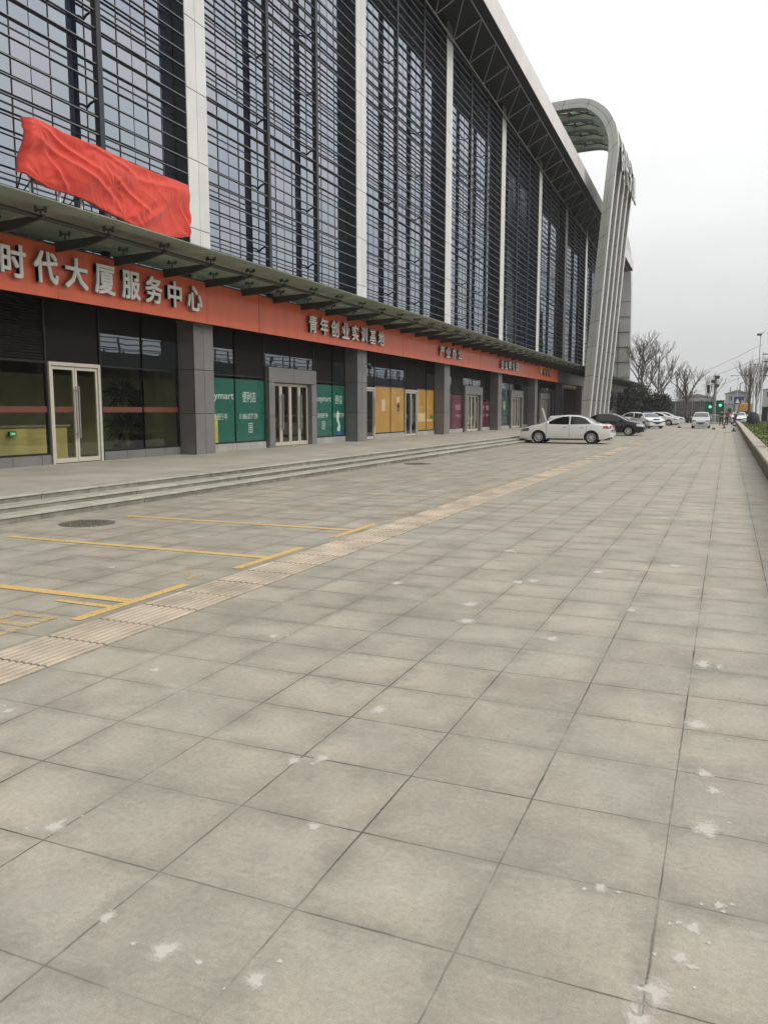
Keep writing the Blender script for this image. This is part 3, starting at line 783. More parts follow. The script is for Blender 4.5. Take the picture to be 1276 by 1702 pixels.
def portal(y0, y1, n=4):
    """grey clad door surround with folding glass doors"""
    mb = MB(); x = XW; jw = .36 if y1-y0 > 3.2 else .3
    for (a, b) in ((y0, y0+jw), (y1-jw, y1)):
        mb.bbox(x-.05, x+.16, a, b, FZ+.004, 1.33, .006); mb.bbox(x-.05, x+.16, a, b, 1.345, 2.44, .006)
    ym = (y0+y1)/2
    mb.bbox(x-.05, x+.16, y0, ym-.006, 2.455, 2.94, .006); mb.bbox(x-.05, x+.16, ym+.006, y1, 2.455, 2.94, .006)
    p = mb.build('door_surround', M['clad_grey'], B)
    a, b = y0+jw+.01, y1-jw-.01; w = (b-a)/n
    for k in range(n): leaf_door(a+w*k+.012, a+w*(k+1)-.012, FZ+.02, 2.43, x-.03, p, 'door_alu', .075, (1 if k % 2 == 0 else -1))
    for (c, d) in ((y0, ym), (ym, y1)):
        m2 = MB(); m2.box(x-.006, x, c+.03, d-.03, 2.97, 3.36); m2.build('fanlight', M['fan_glass'], p)
    m2 = MB(); m2.box(x-.06, x+.015, ym-.022, ym+.022, 2.945, 3.95); m2.box(x-.03, x+.002, y0, ym-.024, 3.365, 3.95); m2.box(x-.03, x+.002, ym+.024, y1, 3.365, 3.95)
    m2.build('spandrel', M['shade'], p)
    return p
# bay with the reception
window(COLS[1]+CW+.02, 11.85, upper='shutter', strip=True); window(11.85, 13.72, upper='shutter', strip=True)
window(COLS[0]+CW+.02, COLS[1]-.02, upper='shutter')
d1 = door_set(13.76, 15.36, 2.6, 2)
mb = MB(); mb.box(XW+.002, XW+.006, 13.9, 14.5, 1.47, 1.6); mb.build('safety_strip', M['red_strip'], d1)
window(15.42, 16.92, strip=True); window(16.92, COLS[2]-.03, strip=True)
# convenience-store bay
g1 = window(COLS[2]+CW+.03, 21.18, 'film_green'); g2 = window(21.18, 22.92, 'film_green', upper='dark')
prints(g1, [('Lotymart', 20.32, 1.93, 1.6, .28), ('装修进行中', 20.28, 1.33, .95, .2)])
prints(g2, [('便利店', 22.0, 1.94, .78, .34), ('0 1886 8777 709', 21.95, 1.33, 1.05, .17)])
def bottle_print(fr, y, z, mname):
    mb = MB(); mb.poly([(XW+.0062,y+a,z+b) for a, b in ((-.13,0),(.13,0),(.13,.66),(.08,.74),(.08,.82),(-.08,.82),(-.08,.74),(-.13,.66))])
    mb.build('film_picture', M[mname], fr)
bottle_print(g1, 20.12, .56, 'print_yellow')
def notice(fr, y, z, w, h, m1):
    mb = MB(); mb.box(XW+.0045, XW+.0065, y-w/2, y+w/2, z, z+h); mb.build('notice', M[m1], fr)
def doc(fr, y, z, w, h, m1='film_text'):
    mb = MB(); t = .025
    mb.box(XW+.005,XW+.0066,y-w/2,y+w/2,z,z+t); mb.box(XW+.005,XW+.0066,y-w/2,y+w/2,z+h-t,z+h)
    mb.box(XW+.005,XW+.0066,y-w/2,y-w/2+t,z+t,z+h-t); mb.box(XW+.005,XW+.0066,y+w/2-t,y+w/2,z+t,z+h-t)
    for k in range(3): mb.box(XW+.005,XW+.0066,y-w/2+.06,y+w/2-.06,z+h*(.25+.2*k),z+h*(.25+.2*k)+.03)
    mb.build('film_picture', M[m1], fr)
doc(g2, 22.05, .82, .22, .3)
portal(22.98, 26.28)
g3 = window(26.34, 27.84, 'film_green', upper='dark'); g4 = window(27.84, COLS[3]-.02, 'film_green')
prints(g3, [('Lotymart', 27.08, 1.93, 1.3, .28), ('装修进行中', 27.05, 1.33, .85, .19)])
prints(g4, [('便利店', 28.4, 1.94, .62, .34), ('0 1886 8777 709', 28.4, 1.33, .88, .17)])
doc(g3, 27.1, .82, .22, .3)
mb = MB(); mb.poly([(XW+.0062,28.35+a,.62+b) for a, b in ((-.05,0),(.12,.02),(.18,.3),(.05,.55),(.12,.8),(-.05,.9),(-.16,.7),(-.12,.5),(.02,.35),(-.1,.2))]); mb.build('film_picture', M['film_text'], g4)
mb = MB(); mb.box(XW+.0068,XW+.008,28.22,28.62,.58,.72); mb.build('film_picture', M['print_blue'], g4)
# orange bay
door_set(COLS[3]+CW+.9, COLS[3]+CW+1.95, 2.5, 1)
window(COLS[3]+CW+.03, COLS[3]+CW+.88)
o1 = window(31.9, 33.66, 'film_orange'); o2 = window(33.66, 35.34, 'film_orange')
door_set(35.36, 37.0, 2.5, 2)
o3 = window(37.02, 38.3, 'film_orange', upper='dark'); o4 = window(38.3, COLS[4]-.02, 'film_orange')
notice(o1, 32.85, 1.5, .42, .52, 'print_cream')
mb = MB(); mb.box(XW+.0068,XW+.008,32.75,32.95,1.62,1.94); mb.build('notice', M['film_text2'], o1)
mb = MB()
mb.poly([(XW+.006,34.6+a,1.55+b) for a, b in ((-.14,-.06),(.14,-.06),(.14,0),(.05,0),(.05,.05),(.2,.18),(.12,.22),(.07,.32),(-.05,.28),(-.2,.2),(-.05,.05),(-.05,0),(-.14,0))]); mb.build('film_picture', M['print_black'], o2)
notice(o2, 34.6, 1.9, .4, .25, 'print_cream')
notice(o3, 37.7, .98, 1.0, .42, 'print_cream'); notice(o4, 38.85, .98, .9, .1, 'print_cream')
mb = MB()
for k in range(6): mb.poly([(XW+.006, 38.9+.08*k+a*.07, 1.12+.05*((k*5)%3)+b*.16) for a, b in ((-1,0),(0,-1),(1,0),(.4,.9),(-.5,1))])
mb.build('film_picture', M['print_leaf'], o4)
prints(o3, [('欢迎光临', 37.7, 1.68, .7, .2)], 'print_cream'); prints(o4, [('欢迎', 38.85, 1.68, .45, .2)], 'print_cream')
# maroon bay
a = COLS[4]+CW
m1_ = window(a+.03, 42.4, 'film_maroon'); m2_ = window(42.4, 44.38, 'film_maroon', zt=2.5, upper='dark')
portal(44.42, 47.95)
m3_ = window(47.99, 49.1, 'film_maroon', zt=2.2, upper='dark'); m4_ = window(49.1, COLS[5]-.02, 'film_maroon', zt=2.2, upper='dark')
prints(m2_, [('创业园', 43.5, 1.72, .9, .3), ('产业办公', 43.5, 1.25, .95, .17)], 'film_text2')
prints(m1_, [('创业园', 41.5, 1.72, .9, .3)], 'film_text2')
prints(m3_, [('创业', 48.5, 1.72, .7, .28), ('办公', 48.5, 1.25, .7, .16)], 'film_text2')
prints(m4_, [('创业园', 49.55, 1.72, .7, .28), ('产业办公', 49.55, 1.25, .75, .16)], 'film_text2')
# dark green bay
a = COLS[5]+CW
e1 = window(a+.03, 53.0, 'film_dkgreen'); e2 = window(53.0, 55.0, 'film_dkgreen')
notice(e2, 53.75, 1.55, .62, .62, 'print_leaf'); prints(e2, [('通知', 53.75, 1.86, .35, .3)], 'print_cream')
portal(55.04, 58.6); window(58.64, COLS[6]-.02)
a = COLS[6]+CW
window(a+.03, 63.0); window(63.0, 64.4); portal(64.44, 68.2); window(68.24, 69.7); window(69.7, COLS[7]-.02)
# dark lobby beyond
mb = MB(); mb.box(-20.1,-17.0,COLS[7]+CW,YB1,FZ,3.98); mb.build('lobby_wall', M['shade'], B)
# interior shells
mb = MB()
for (a, b) in [(COLS[k]+CW/2, COLS[k+1]+CW/2) for k in range(0,8)]:
    mb.box(-20.1,-14.1,a-.08,a+.08,FZ,3.98)
mb.add([(-20.15,COLS[0],FZ+.01),(-14.02,COLS[0],FZ+.01),(-14.02,COLS[8],FZ+.01),(-20.15,COLS[8],FZ+.01)], [(0,1,2,3)])
mb.build('partition', M['interior'], B)
# reception fittings in the first bay
mb = MB(); mb.box(-19.8,-14.25,18.62,18.78,FZ+.02,2.45); mb.box(-16.6,-16.45,13.9,18.6,FZ+.02,2.45); M['beige_panel'] = mat('beige_wall_panel', (.42,.37,.25), .6, vary=.15, scale=2)
mb.build('wall_panelling', M['beige_panel'], B)
mb = MB(); mb.box(-15.9,-15.35,18.59,18.615,FZ+.02,2.1); mb.build('inner_door', M['shade'], B)
settle(B, (-13.45, 50.0, FZ))

# reception counter, exit sign, plant and pillar camera (things of their own)
c_ = empty('reception_desk', 'pale oak reception desk behind the leftmost shop window', 'desk')
mb = MB(); mb.bbox(-15.7,-15.1,10.6,15.4,FZ+.01,1.12,.02); mb.build('counter', M['oak'], c_)
mb = MB(); mb.box(-15.76,-15.05,10.55,15.45,1.122,1.165); mb.build('counter_top', M['interior_floor'], c_)
settle(c_, (-15.4,12.0,FZ))
x_ = empty('exit_sign', 'small glowing green exit sign behind the leftmost window', 'sign')
mb = MB(); mb.bbox(-15.05,-15.0,12.60,13.02,.93,1.07,.01); mb.build('housing', M['pot'], x_)
mb = MB(); mb.box(-14.999,-14.994,12.64,12.98,.95,1.05); mb.build('lit_face', M['exit'], x_)
mb = MB(); mb.add([(-14.99,12.7,1.0),(-14.99,12.77,1.035),(-14.99,12.77,1.015),(-14.99,12.92,1.015),(-14.99,12.92,.985),(-14.99,12.77,.985),(-14.99,12.77,.965)], [(0,1,2,3,4,5,6)]); mb.build('arrow', M['exit_white'], x_)
settle(x_, (-15.0,12.8,.93)); x_.location.y += .83; x_.scale = (1,.5,.75)
def leaf(mb, c, d, up, L, w):
    d = Vector(d).normalized(); s = d.cross(Vector(up)).normalized()*w
    c = Vector(c); mid = c + d*L*.5
    mb.add([c, mid+s, c+d*L, mid-s], [(0,1,2,3)])
pl = empty('potted_plant', 'leafy two-tier potted plant in a black pot behind the shop window', 'plant')
rnd = random.Random(8); px, py = -14.75, 17.0
mb = MB(); mb.lathe([(.17,0),(.22,.05),(.25,.38),(.23,.40)], (px,py,FZ+.01), 14); mb.build('pot', M['pot'], pl, smooth=50)
mb = MB(); mb.path([(px,py,.6),(px+.03,py,1.2),(px,py+.03,1.95)], [.03,.025,.015], 6); mb.build('stem', M['bark'], pl)
mb = MB()
for (z, r, nn) in ((1.15,.62,170),(2.0,.55,150)):
    for k in range(nn):
        a = rnd.uniform(0,6.28); e = rnd.uniform(-.7,1.0)
        d = Vector((math.cos(a)*math.cos(e), math.sin(a)*math.cos(e), math.sin(e)))
        leaf(mb, (px+d.x*.05, py+d.y*.05, z+rnd.uniform(-.15,.15)), d+Vector((0,0,-.25)), (rnd.random(),rnd.random(),1), r*rnd.uniform(.6,1.1), .03)
mb.build('foliage', M['leaf_dark'], pl, recalc=False)
settle(pl, (px,py,FZ))
sc_ = empty('security_camera', 'small dome security camera on the second grey pillar', 'camera')
mb = MB(); mb.box(-13.45,-13.43,COLS[3]+.55,COLS[3]+.7,3.25,3.4); mb.path([(-13.44,COLS[3]+.62,3.34),(-13.2,COLS[3]+.62,3.36),(-13.2,COLS[3]+.62,3.30)], .02, 6); mb.build('bracket', M['alu'], sc_)
mb = MB(); mb.lathe([(.02,.02),(.1,0),(.11,-.06),(.08,-.14),(.02,-.17)], (-13.2,COLS[3]+.62,3.3), 12); mb.build('dome', M['pot'], sc_, smooth=60)
settle(sc_, (-13.44,COLS[3]+.62,3.2))
# thin white leaning tube by second pillar and board leaning farther on
M['board_grey'] = mat('pale_grey_board', (.33,.34,.34), .5)
tb = empty('leaning_board', 'tall thin pale grey board leaning behind the nearest white car', 'board')
mb = MB(); mb.add([(-9.62,47.0,FZ),(-9.56,47.15,FZ),(-9.98,47.15,1.66),(-10.04,47.0,1.66),(-9.58,47.0,FZ),(-9.52,47.15,FZ),(-9.94,47.15,1.67),(-10.0,47.0,1.67)],
  [(0,1,2,3),(7,6,5,4),(0,4,5,1),(1,5,6,2),(2,6,7,3),(3,7,4,0)]); mb.build('panel', M['board_grey'], tb)
mb = MB(); mb.tube((-9.96,47.08,1.5),(-10.35,47.08,FZ),.02); mb.build('prop', M['alu'], tb)
settle(tb, (-9.8,47.1,FZ))

# ================================================================ ORANGE SIGNBOARDS
def signboard(y0, y1, chars, label, joints=2.55, colm='white_letter', disc=None, fl=None):
    r_ = empty('signboard', label, 'sign', 'orange signboards under the canopy')
    mb = MB(); n = max(1, round((y1-y0)/joints)); w = (y1-y0)/n
    for k in range(n): mb.bbox(-13.15,-13.1, y0+w*k+.005, y0+w*(k+1)-.005, 3.85, 4.93, .004)
    mb.build('board', M['orange'], r_)
    for (ch, y, z, w_, h_) in chars:
        mb = MB(); bold_char(mb, ch, on_facade(-13.03, y, z), h_, w_, h_, .026, .09)
        mb.build('letter', [M[colm], M['letter_side']], r_)
    if disc:
        mb = MB(); y, z, rr = disc
        mb.tube((-13.09,y,z),(-13.0,y,z),rr,n=20); mb.build('emblem', M['yellow_letter'], r_)
    settle(r_, (-13.1,(y0+y1)/2,3.85))
Z1 = 4.42
signboard(8.0, 21.23, [(c, y, Z1, w, .64) for c, y, w in zip('时代大厦服务中心', (12.05,12.88,13.72,14.58,15.44,16.26,17.06,17.9), (.62,.64,.66,.64,.62,.62,.56,.62))],
  'nearest orange signboard with eight large white characters below the red cloth')
signboard(21.25, 32.93, [(c, y, 4.40, w, .57) for c, y, w in zip('青年创业实训基地', (24.45,25.28,26.1,26.97,27.8,28.6,29.42,30.25), (.56,.58,.58,.6,.58,.56,.58,.58))],
  'orange signboard with eight white characters over the green shop windows')
signboard(32.95, 44.8, [(c, y, 4.40, .62, .52) for c, y in zip('产业办公', (37.8,38.75,39.7,40.65))],
  'orange signboard with four white characters over the orange and maroon windows')
signboard(44.82, 54.5, [(c, y, 4.38, .66, .54) for c, y in zip('企业孵化园', (49.25,50.2,51.15,52.1,53.05))],
  'orange signboard with five white characters over the grey doors beside the white car')
signboard(54.52, 67.5, [(c, y, 4.40, .62, .5) for c, y in zip('创业街', (61.8,62.8,63.8))],
  'farthest orange signboard with a round emblem and three pale characters', colm='yellow_letter', disc=(60.6,4.55,.32))

# ================================================================ RED CLOTH ON ITS FRAME
fr_ = empty('sign_frame', 'thin steel frame standing on the canopy under the red cloth', 'frame')
mb = MB()
for y in (11.3,12.4,13.5,14.6,15.6):
    mb.tube((-11.62,y,CZ+.02),(-11.62,y,6.5),.022); mb.tube((-12.1,y,CZ+.02),(-11.66,y,6.2),.016); mb.tube((-12.1,y,CZ+.02),(-11.62,y,5.6),.012)
mb.tube((-11.62,11.3,6.5),(-11.62,15.6,6.5),.022); mb.tube((-11.62,11.3,5.62),(-11.62,15.6,5.62),.022)
mb.build('frame', M['steel_dark'], fr_)
for y in (11.32,12.0,12.55,13.3,14.3,15.35):
    mb = MB(); mb.tube((-11.68,y,CZ+.02),(-11.68,y,5.9),.026); mb.build('leg', M['white_steel'], fr_)
settle(fr_, (-11.6,13.5,CZ+.02))
TOP = [(0,6.60),(.05,6.64),(.12,6.62),(.2,6.60),(.3,6.60),(.36,6.63),(.45,6.60),(.57,6.57),(.78,6.57),(.9,6.58),(1,6.57)]
BOT = [(0,5.66),(.06,5.58),(.13,5.52),(.25,5.53),(.33,5.50),(.44,5.40),(.55,5.33),(.66,5.29),(.78,5.30),(.9,5.36),(1,5.49)]
def lerp(T, u):
    for (a, b), (c, d) in zip(T[:-1], T[1:]):
        if u <= c: return b + (d-b)*(u-a)/(c-a)
    return T[-1][1]
def cloth_pt(u, v):
    # u along the facade, v from behind the top, down the front, to behind the bottom
    y = 11.16 + 4.70*u
    zt, zb = lerp(TOP, u), lerp(BOT, u)
    ef = min(1, min(u, 1-u)/.06)
    if v < .12: q = v/.12; z = zt + .02*math.sin(q*1.57) - .05*(1-q); back = .22*(1-q)*ef
    elif v > .9: q = (v-.9)/.1; z = zb + .06*q; back = .2*q*ef
    else: q = (v-.12)/.78; z = zt + (zb-zt)*q; back = 0
    vv = min(max((v-.12)/.78, 0), 1)
    s1 = math.sin((u*2.4 + vv*.9)*math.pi*2 + 1.0*noise.noise((u*3, vv*2, 0)))
    fold = 0
    for (k, ang, fr2, am) in ((0,.55,5.0,.014),(1,-.9,6.5,.012),(2,.95,12.0,.010),(3,.2,22.0,.010),(4,-.6,30.0,.008)):
        t = (u*4.7*math.cos(ang) + vv*1.1*math.sin(ang)); w_ = noise.noise((u*3.1+k*7, vv*2.2, k*3.3))
        rg = 1 - abs(noise.noise((t*fr2*.32, w_*1.3 + k*5, vv*.6+u*.8)))*2
        amp = .35 + .65*max(0, math.sin(math.pi*(u*3.0+.3*k)))
        fold += am*rg*abs(rg)*amp
    # pulled diagonals towards the fixing points
    for (cu, cv, dirx, L) in ((.08,.95,1.0,.28),(.05,.12,1.2,.3),(.52,.95,-1.0,.3),(.66,.98,-.7,.3),(.45,.55,1.0,.25),(.97,.98,-1.0,.22),(.38,.08,-1.2,.3)):
        dx, dy = (u-cu)*4.7, (vv-cv)*1.1; r = math.hypot(dx, dy)
        if r < L*4.7:
            a_ = math.atan2(dy, dx); fold += .018*math.cos(a_*9 + cu*20)*math.exp(-r/(L*1.6))*min(1, r*4)
    bul = .09*math.sin(math.pi*vv)*(.5+.5*s1) + .07*noise.noise((u*4.2, vv*1.6, 3.3)) - .05*vv*math.exp(-((u-.1)/.1)**2)
    for (u0, v0, u1, v1, wd, am) in ((.02,.05,.42,.50,.05,.05),(.03,.30,.50,.78,.06,.055),(.30,.02,.62,.20,.035,.04),(.40,.35,.72,.75,.05,.05),(.55,.25,.95,.12,.06,.04),(.08,.45,.2,1.0,.05,.05),(.62,.95,.8,.5,.05,.04),(.9,.4,.99,1.0,.04,.04)):
        ax, ay = u0*4.7, v0*1.1; bx_, by_ = (u1-u0)*4.7, (v1-v0)*1.1; L2 = bx_*bx_+by_*by_
        tt = ((u*4.7-ax)*bx_+(vv*1.1-ay)*by_)/L2; tq = min(max(tt,0),1)
        ds = ((u*4.7-ax)*by_-(vv*1.1-ay)*bx_)/math.sqrt(L2)
        ends = math.sin(math.pi*tq)**.7 if 0 < tt < 1 else 0
        bul += am*1.1*ends*(math.exp(-abs(ds/wd/1.0)**1.4) - .7*math.exp(-((ds-.10)/wd/1.6)**2))
    x = -11.53 + bul + fold - back
    edge = min(u, 1-u)
    if edge < .02: x -= .16*(1-edge/.02)**2
    y += .012*noise.noise((u*6, v*6, 4)) + .02*(vv-.5)*math.sin(u*9)
    z += .010*noise.noise((u*14, v*3, 9))
    if u < .2: y -= .14*vv*(1-u/.2)
    return (x, y, z)
mb = MB(); mb.grid(300, 84, cloth_pt)
cl = mb.build('red_cloth', M['cloth'], smooth=180)
sm = cl.modifiers.new('thickness', 'SOLIDIFY'); sm.thickness = .006
tag(cl, 'wrinkled bright red cloth wrapped over a sign on the canopy', 'cloth')

# ================================================================ CURVED GATE (leaning ribbon) BY THE BUILDING
G = empty('curved_gate', 'tall leaning grey ribbed ribbon arch curving back over the roof', 'arch')
OUT = [(-10.53,0),(-10.53,1.3),(-10.06,7.46),(-9.49,15.91),(-9.16,20.05),(-8.97,22.0),(-9.05,23.2),(-9.4,24.3),(-9.95,25.15),(-10.93,25.87),(-11.7,26.1),(-12.39,26.16),(-14.25,26.13),(-17,25.95),(-20,25.6)]
INN = [(-11.17,0),(-11.17,1.3),(-10.82,7.49),(-10.15,16.29),(-9.82,20.3),(-9.68,22.0),(-9.74,22.9),(-10.02,23.8),(-10.5,24.55),(-11.25,25.2),(-11.8,25.42),(-12.5,25.48),(-14.25,25.45),(-17,25.25),(-20,24.9)]
def resamp(P, n):
    ls = [0]
    for a, b in zip(P[:-1], P[1:]): ls.append(ls[-1]+math.dist(a, b))
    out = []
    for k in range(n):
        s = ls[-1]*k/(n-1)
        for i in range(len(P)-1):
            if s <= ls[i+1]+1e-9:
                t = (s-ls[i])/(ls[i+1]-ls[i]); out.append((P[i][0]+(P[i+1][0]-P[i][0])*t, P[i][1]+(P[i+1][1]-P[i][1])*t)); break
    return out
def smooth_curve(P, it=2):
    for _ in range(it):
        Q = [P[0]]
        for a, b in zip(P[:-1], P[1:]): Q += [(a[0]*.75+b[0]*.25, a[1]*.75+b[1]*.25), (a[0]*.25+b[0]*.75, a[1]*.25+b[1]*.75)]
        Q.append(P[-1]); P = Q
    return P
NO = 90
OUTs, INNs = resamp(smooth_curve(OUT), NO), resamp(smooth_curve(INN), NO)
def ribbon(mb, y0, y1, so=0.0, si=1.0, k0=0, k1=NO-1, mi=0):
    """slice of the ribbon between the outer (0) and the inner (1) curve"""
    vs = []
    for k in range(k0, k1+1):
        o, i = OUTs[k], INNs[k]
        for (s_, y) in ((so,y0),(so,y1),(si,y1),(si,y0)): vs.append((o[0]+(i[0]-o[0])*s_, y, o[1]+(i[1]-o[1])*s_))
    n = k1-k0; fs = []
    for k in range(n):
        for q in range(4): fs.append((4*k+q, 4*k+(q+1)%4, 4*(k+1)+(q+1)%4, 4*(k+1)+q))
    fs += [(0,3,2,1), (4*n,4*n+1,4*n+2,4*n+3)]
    mb.add(vs, fs, mi)
GY0, GY1 = 68.0, 79.5; BWD = .85; step = (GY1-GY0-BWD)/4
for q in range(5):
    y = GY0 + step*q
    # cladding panels with joints, split in two halves through the thickness
    mb = MB(); nseg = 16
    for s in range(nseg):
        k0, k1 = round(s*(NO-1)/nseg), round((s+1)*(NO-1)/nseg)
        mb2 = MB(); ribbon(mb2, y, y+BWD, 0, .485, k0, k1); ribbon(mb2, y, y+BWD, .515, 1, k0, k1)
        # shrink each panel a little along the curve to leave a joint
        mb.add(mb2.v, mb2.f)
        # joint lines: thin dark reveal
    rib = mb.build('rib', M['gate_clad'] if 'gate_clad' in M else M.setdefault('gate_clad', mat('gate_grey_panel', (.47,.475,.45), .42, .1, vary=.08, scale=.7)), G, smooth=35)
    mb = MB()
    for s in range(1, nseg):
        k = round(s*(NO-1)/nseg); o, i = OUTs[k], INNs[k]; o2, i2 = OUTs[min(k+1,NO-1)], INNs[min(k+1,NO-1)]
        f = .035/max(1e-3, math.dist(o, o2))
        p = [o, i, (i[0]+(i2[0]-i[0])*f, i[1]+(i2[1]-i[1])*f), (o[0]+(o2[0]-o[0])*f, o[1]+(o2[1]-o[1])*f)]
        c = [sum(a[0] for a in p)/4, sum(a[1] for a in p)/4]
        p = [(c[0]+(a[0]-c[0])*1.01, c[1]+(a[1]-c[1])*1.01) for a in p]
        mb.prism(p, 'y', y-.004, y+BWD+.004)
    mb.build('joint_strip', M['steel_dark'], rib)
    mb = MB(); ribbon(mb, y+.02, y+BWD-.02, .49, .51); mb.build('reveal', M['steel_dark'], rib)
    if 'rib_white' not in M: M['rib_white'] = mat('pale_rib_facing', (.72,.72,.70), .4, .1, vary=.05)
    mb = MB(); ribbon(mb, y+.01, y+BWD-.3, -.06, -.005, 0, 60); mb.build('rib_facing', M['rib_white'], rib, smooth=35)
ktop = next(k for k in range(NO) if OUTs[k][1] > 22.3)
if 'gate_infill' not in M: M['gate_infill'] = mat('gate_dark_infill', (.05,.056,.055), .35, .2, vary=.12, scale=.6)
for q in range(4):
    y0, y1 = GY0 + step*q + BWD, GY0 + step*(q+1)
    mb = MB(); ribbon(mb, y0+.003, y1-.003, .35, .95, 0, ktop); 
    inf = mb.build('infill', M['gate_infill'], G, smooth=35)
    mb = MB()
    for s in range(0, ktop, 6):
        o, i = OUTs[s], INNs[s]; mb.box((o[0]*.7+i[0]*.3)-.0, (o[0]*.66+i[0]*.34)-.02, y0+.01, y1-.01, o[1]*.7+i[1]*.3, o[1]*.7+i[1]*.3+.03)
    for ym in (y0+(y1-y0)*.35, y0+(y1-y0)*.7):
        m3 = MB(); ribbon(m3, ym-.04, ym+.04, .28, .345, 0, ktop-1); mb.add(m3.v, m3.f)
    mb.build('infill_slats', M['steel_dark'], inf)
    mb = MB(); ribbon(mb, y0+.003, y1-.003, .12, .16, ktop+1, NO-1); gl = mb.build('gate_glass', M['gate_glass'], G, smooth=35)
    mb = MB()
    for s in range(ktop+2, NO-2, 7):
        o, i = OUTs[s], INNs[s]; p = (o[0]*.65+i[0]*.35, o[1]*.65+i[1]*.35)
        mb.tube((p[0],y0,p[1]), (p[0],y1,p[1]), .09, n=6)
        if s+7 < NO:
            o, i = OUTs[s+7], INNs[s+7]; p2 = (o[0]*.5+i[0]*.5, o[1]*.5+i[1]*.5)
            mb.tube((p[0],y0,p[1]), (p2[0],y1,p2[1]), .06, n=6); mb.tube((p[0],y1,p[1]), (p2[0],y0,p2[1]), .06, n=6)
    mb.build('brace', M['steel_dark'], G)
# raised lettering across the outer face
kk = next(k for k in range(NO) if OUTs[k][1] > 21.0)
M['gate_letter'] = mat('pale_grey_letter', (.55,.55,.54), .4)
for n_, ch in enumerate('时代大厦'):
    yc = GY0 + 1.6 + 2.78*n_
    k = kk; o = OUTs[k]; o2 = OUTs[k+6]; d = Vector((o2[0]-o[0], 0, o2[1]-o[1])).normalized(); nn = Vector((d.z, 0, -d.x))
    mb = MB(); bold_char(mb, ch, lambda a, b, c: tuple(Vector((o[0], yc, o[1])) + Vector((0,1,0))*a + d*b + nn*(c+.26)), 2.4, 2.25, 2.3, .02, .12)
    for dy in (-.8, .8): 
        mb.tube(tuple(Vector((o[0],yc+dy,o[1]))), tuple(Vector((o[0],yc+dy,o[1]))+nn*.2), .05)
    mb.build('letter', [M['gate_letter'], M['letter_side']], G)
settle(G, (-10.85,73.75,0))

# second ribbon across the far end of the block
G2 = empty('end_arch', 'farther plain grey tiled ribbon arch behind the leaning ribbed one', 'arch')
P2o = [(121.6,0),(121.6,14),(121.4,18.5),(120.6,21.3),(119.0,23.4),(116.5,24.4),(112,24.7),(104,24.7)]
P2i = [(120.4,0),(120.4,14),(120.2,18.0),(119.5,20.2),(118.2,22.0),(116.3,22.9),(112,23.2),(104,23.2)]
a_, b_ = resamp(smooth_curve(P2o), 60), resamp(smooth_curve(P2i), 60)
mb = MB(); vs = []
for o, i in zip(a_, b_):
    dx = .02*max(0, o[1]-2)
    for (x, p) in ((-27,o),(-13.15-.012*o[1],o),(-13.15-.012*o[1],i),(-27,i)): vs.append((x, p[0], p[1]))
fs = [(4*k+q,4*k+(q+1)%4,4*k+4+(q+1)%4,4*k+4+q) for k in range(59) for q in range(4)] + [(0,3,2,1),(236,237,238,239)]
mb.add(vs, fs); rb = mb.build('ribbon', M['gate_clad'], G2, smooth=35)
mb = MB()
for z in [2.1*k for k in range(1,9)]: mb.box(-26.9,-13.14-.012*z,120.15,120.38+.0*z,z,z+.035)
for x in (-14.9,-16.6,-18.3): mb.box(x-.015,x+.015,120.15,120.385,.2,14)
mb.build('panel_joint', M['steel_dark'], rb)
settle(G2, (-20,121,0))
# columns under the far end of the canopy
for y in (106.5, 112.5, 117.3):
    t_ = MB(); t_.bbox(-13.6,-13.15,y,y+.45,FZ,4.0,.02); 
    tag(t_.build('canopy_column', M['clad_grey']), {106.5:'grey column nearest the gate under the far canopy end',112.5:'middle grey column under the far canopy end',117.3:'last grey column at the far tip of the canopy'}[y], 'column', 'columns under the far canopy end')

# ================================================================ CARS
def interp(T, x):
    if x <= T[0][0]: return T[0][1]
    for (a, b), (c, d) in zip(T[:-1], T[1:]):
        if x <= c:
            t = (x-a)/(c-a); return b + (d-b)*t
    return T[-1][1]
SPEC = {
 'sedan': dict(L=(-2.28,2.30), top=[(-2.28,.62),(-2.24,.86),(-2.14,.97),(-1.75,1.01),(-1.5,1.05),(-1.2,1.24),(-.9,1.38),(-.55,1.445),(-.1,1.46),(.25,1.435),(.55,1.34),(.85,1.19),(1.15,1.03),(1.35,.975),(1.75,.90),(2.1,.80),(2.24,.68),(2.30,.52)],
   wheels=(-1.36,1.32), wr=.325, belt=.93, win=[[(-1.33,1.02),(-1.03,1.29),(-.72,1.375),(-.30,1.395),(-.30,.985)],[(-.22,.985),(-.22,1.395),(.12,1.375),(.5,1.27),(.98,1.03),(.9,1.0)]], ws=(.40,1.13), rw=(-1.62,-.82), door=(-1.12,-.26,.92), W=.9),
 'suv': dict(L=(-2.25,2.28), top=[(-2.25,.7),(-2.22,1.0),(-2.12,1.12),(-1.95,1.4),(-1.75,1.58),(-1.3,1.655),(-.6,1.68),(0,1.665),(.3,1.60),(.65,1.40),(1.0,1.16),(1.2,1.07),(1.7,1.01),(2.08,.92),(2.22,.78),(2.28,.55)],
   wheels=(-1.38,1.36), wr=.36, belt=1.02, win=[[(-1.85,1.22),(-1.65,1.50),(-1.25,1.56),(-.35,1.585),(-.35,1.08),(-1.6,1.12)],[(-.27,1.08),(-.27,1.585),(.12,1.55),(.4,1.44),(.85,1.13),(.78,1.09)]], ws=(.33,.98), rw=(-2.1,-1.75), door=(-1.2,-.31,.85), W=.93),
}
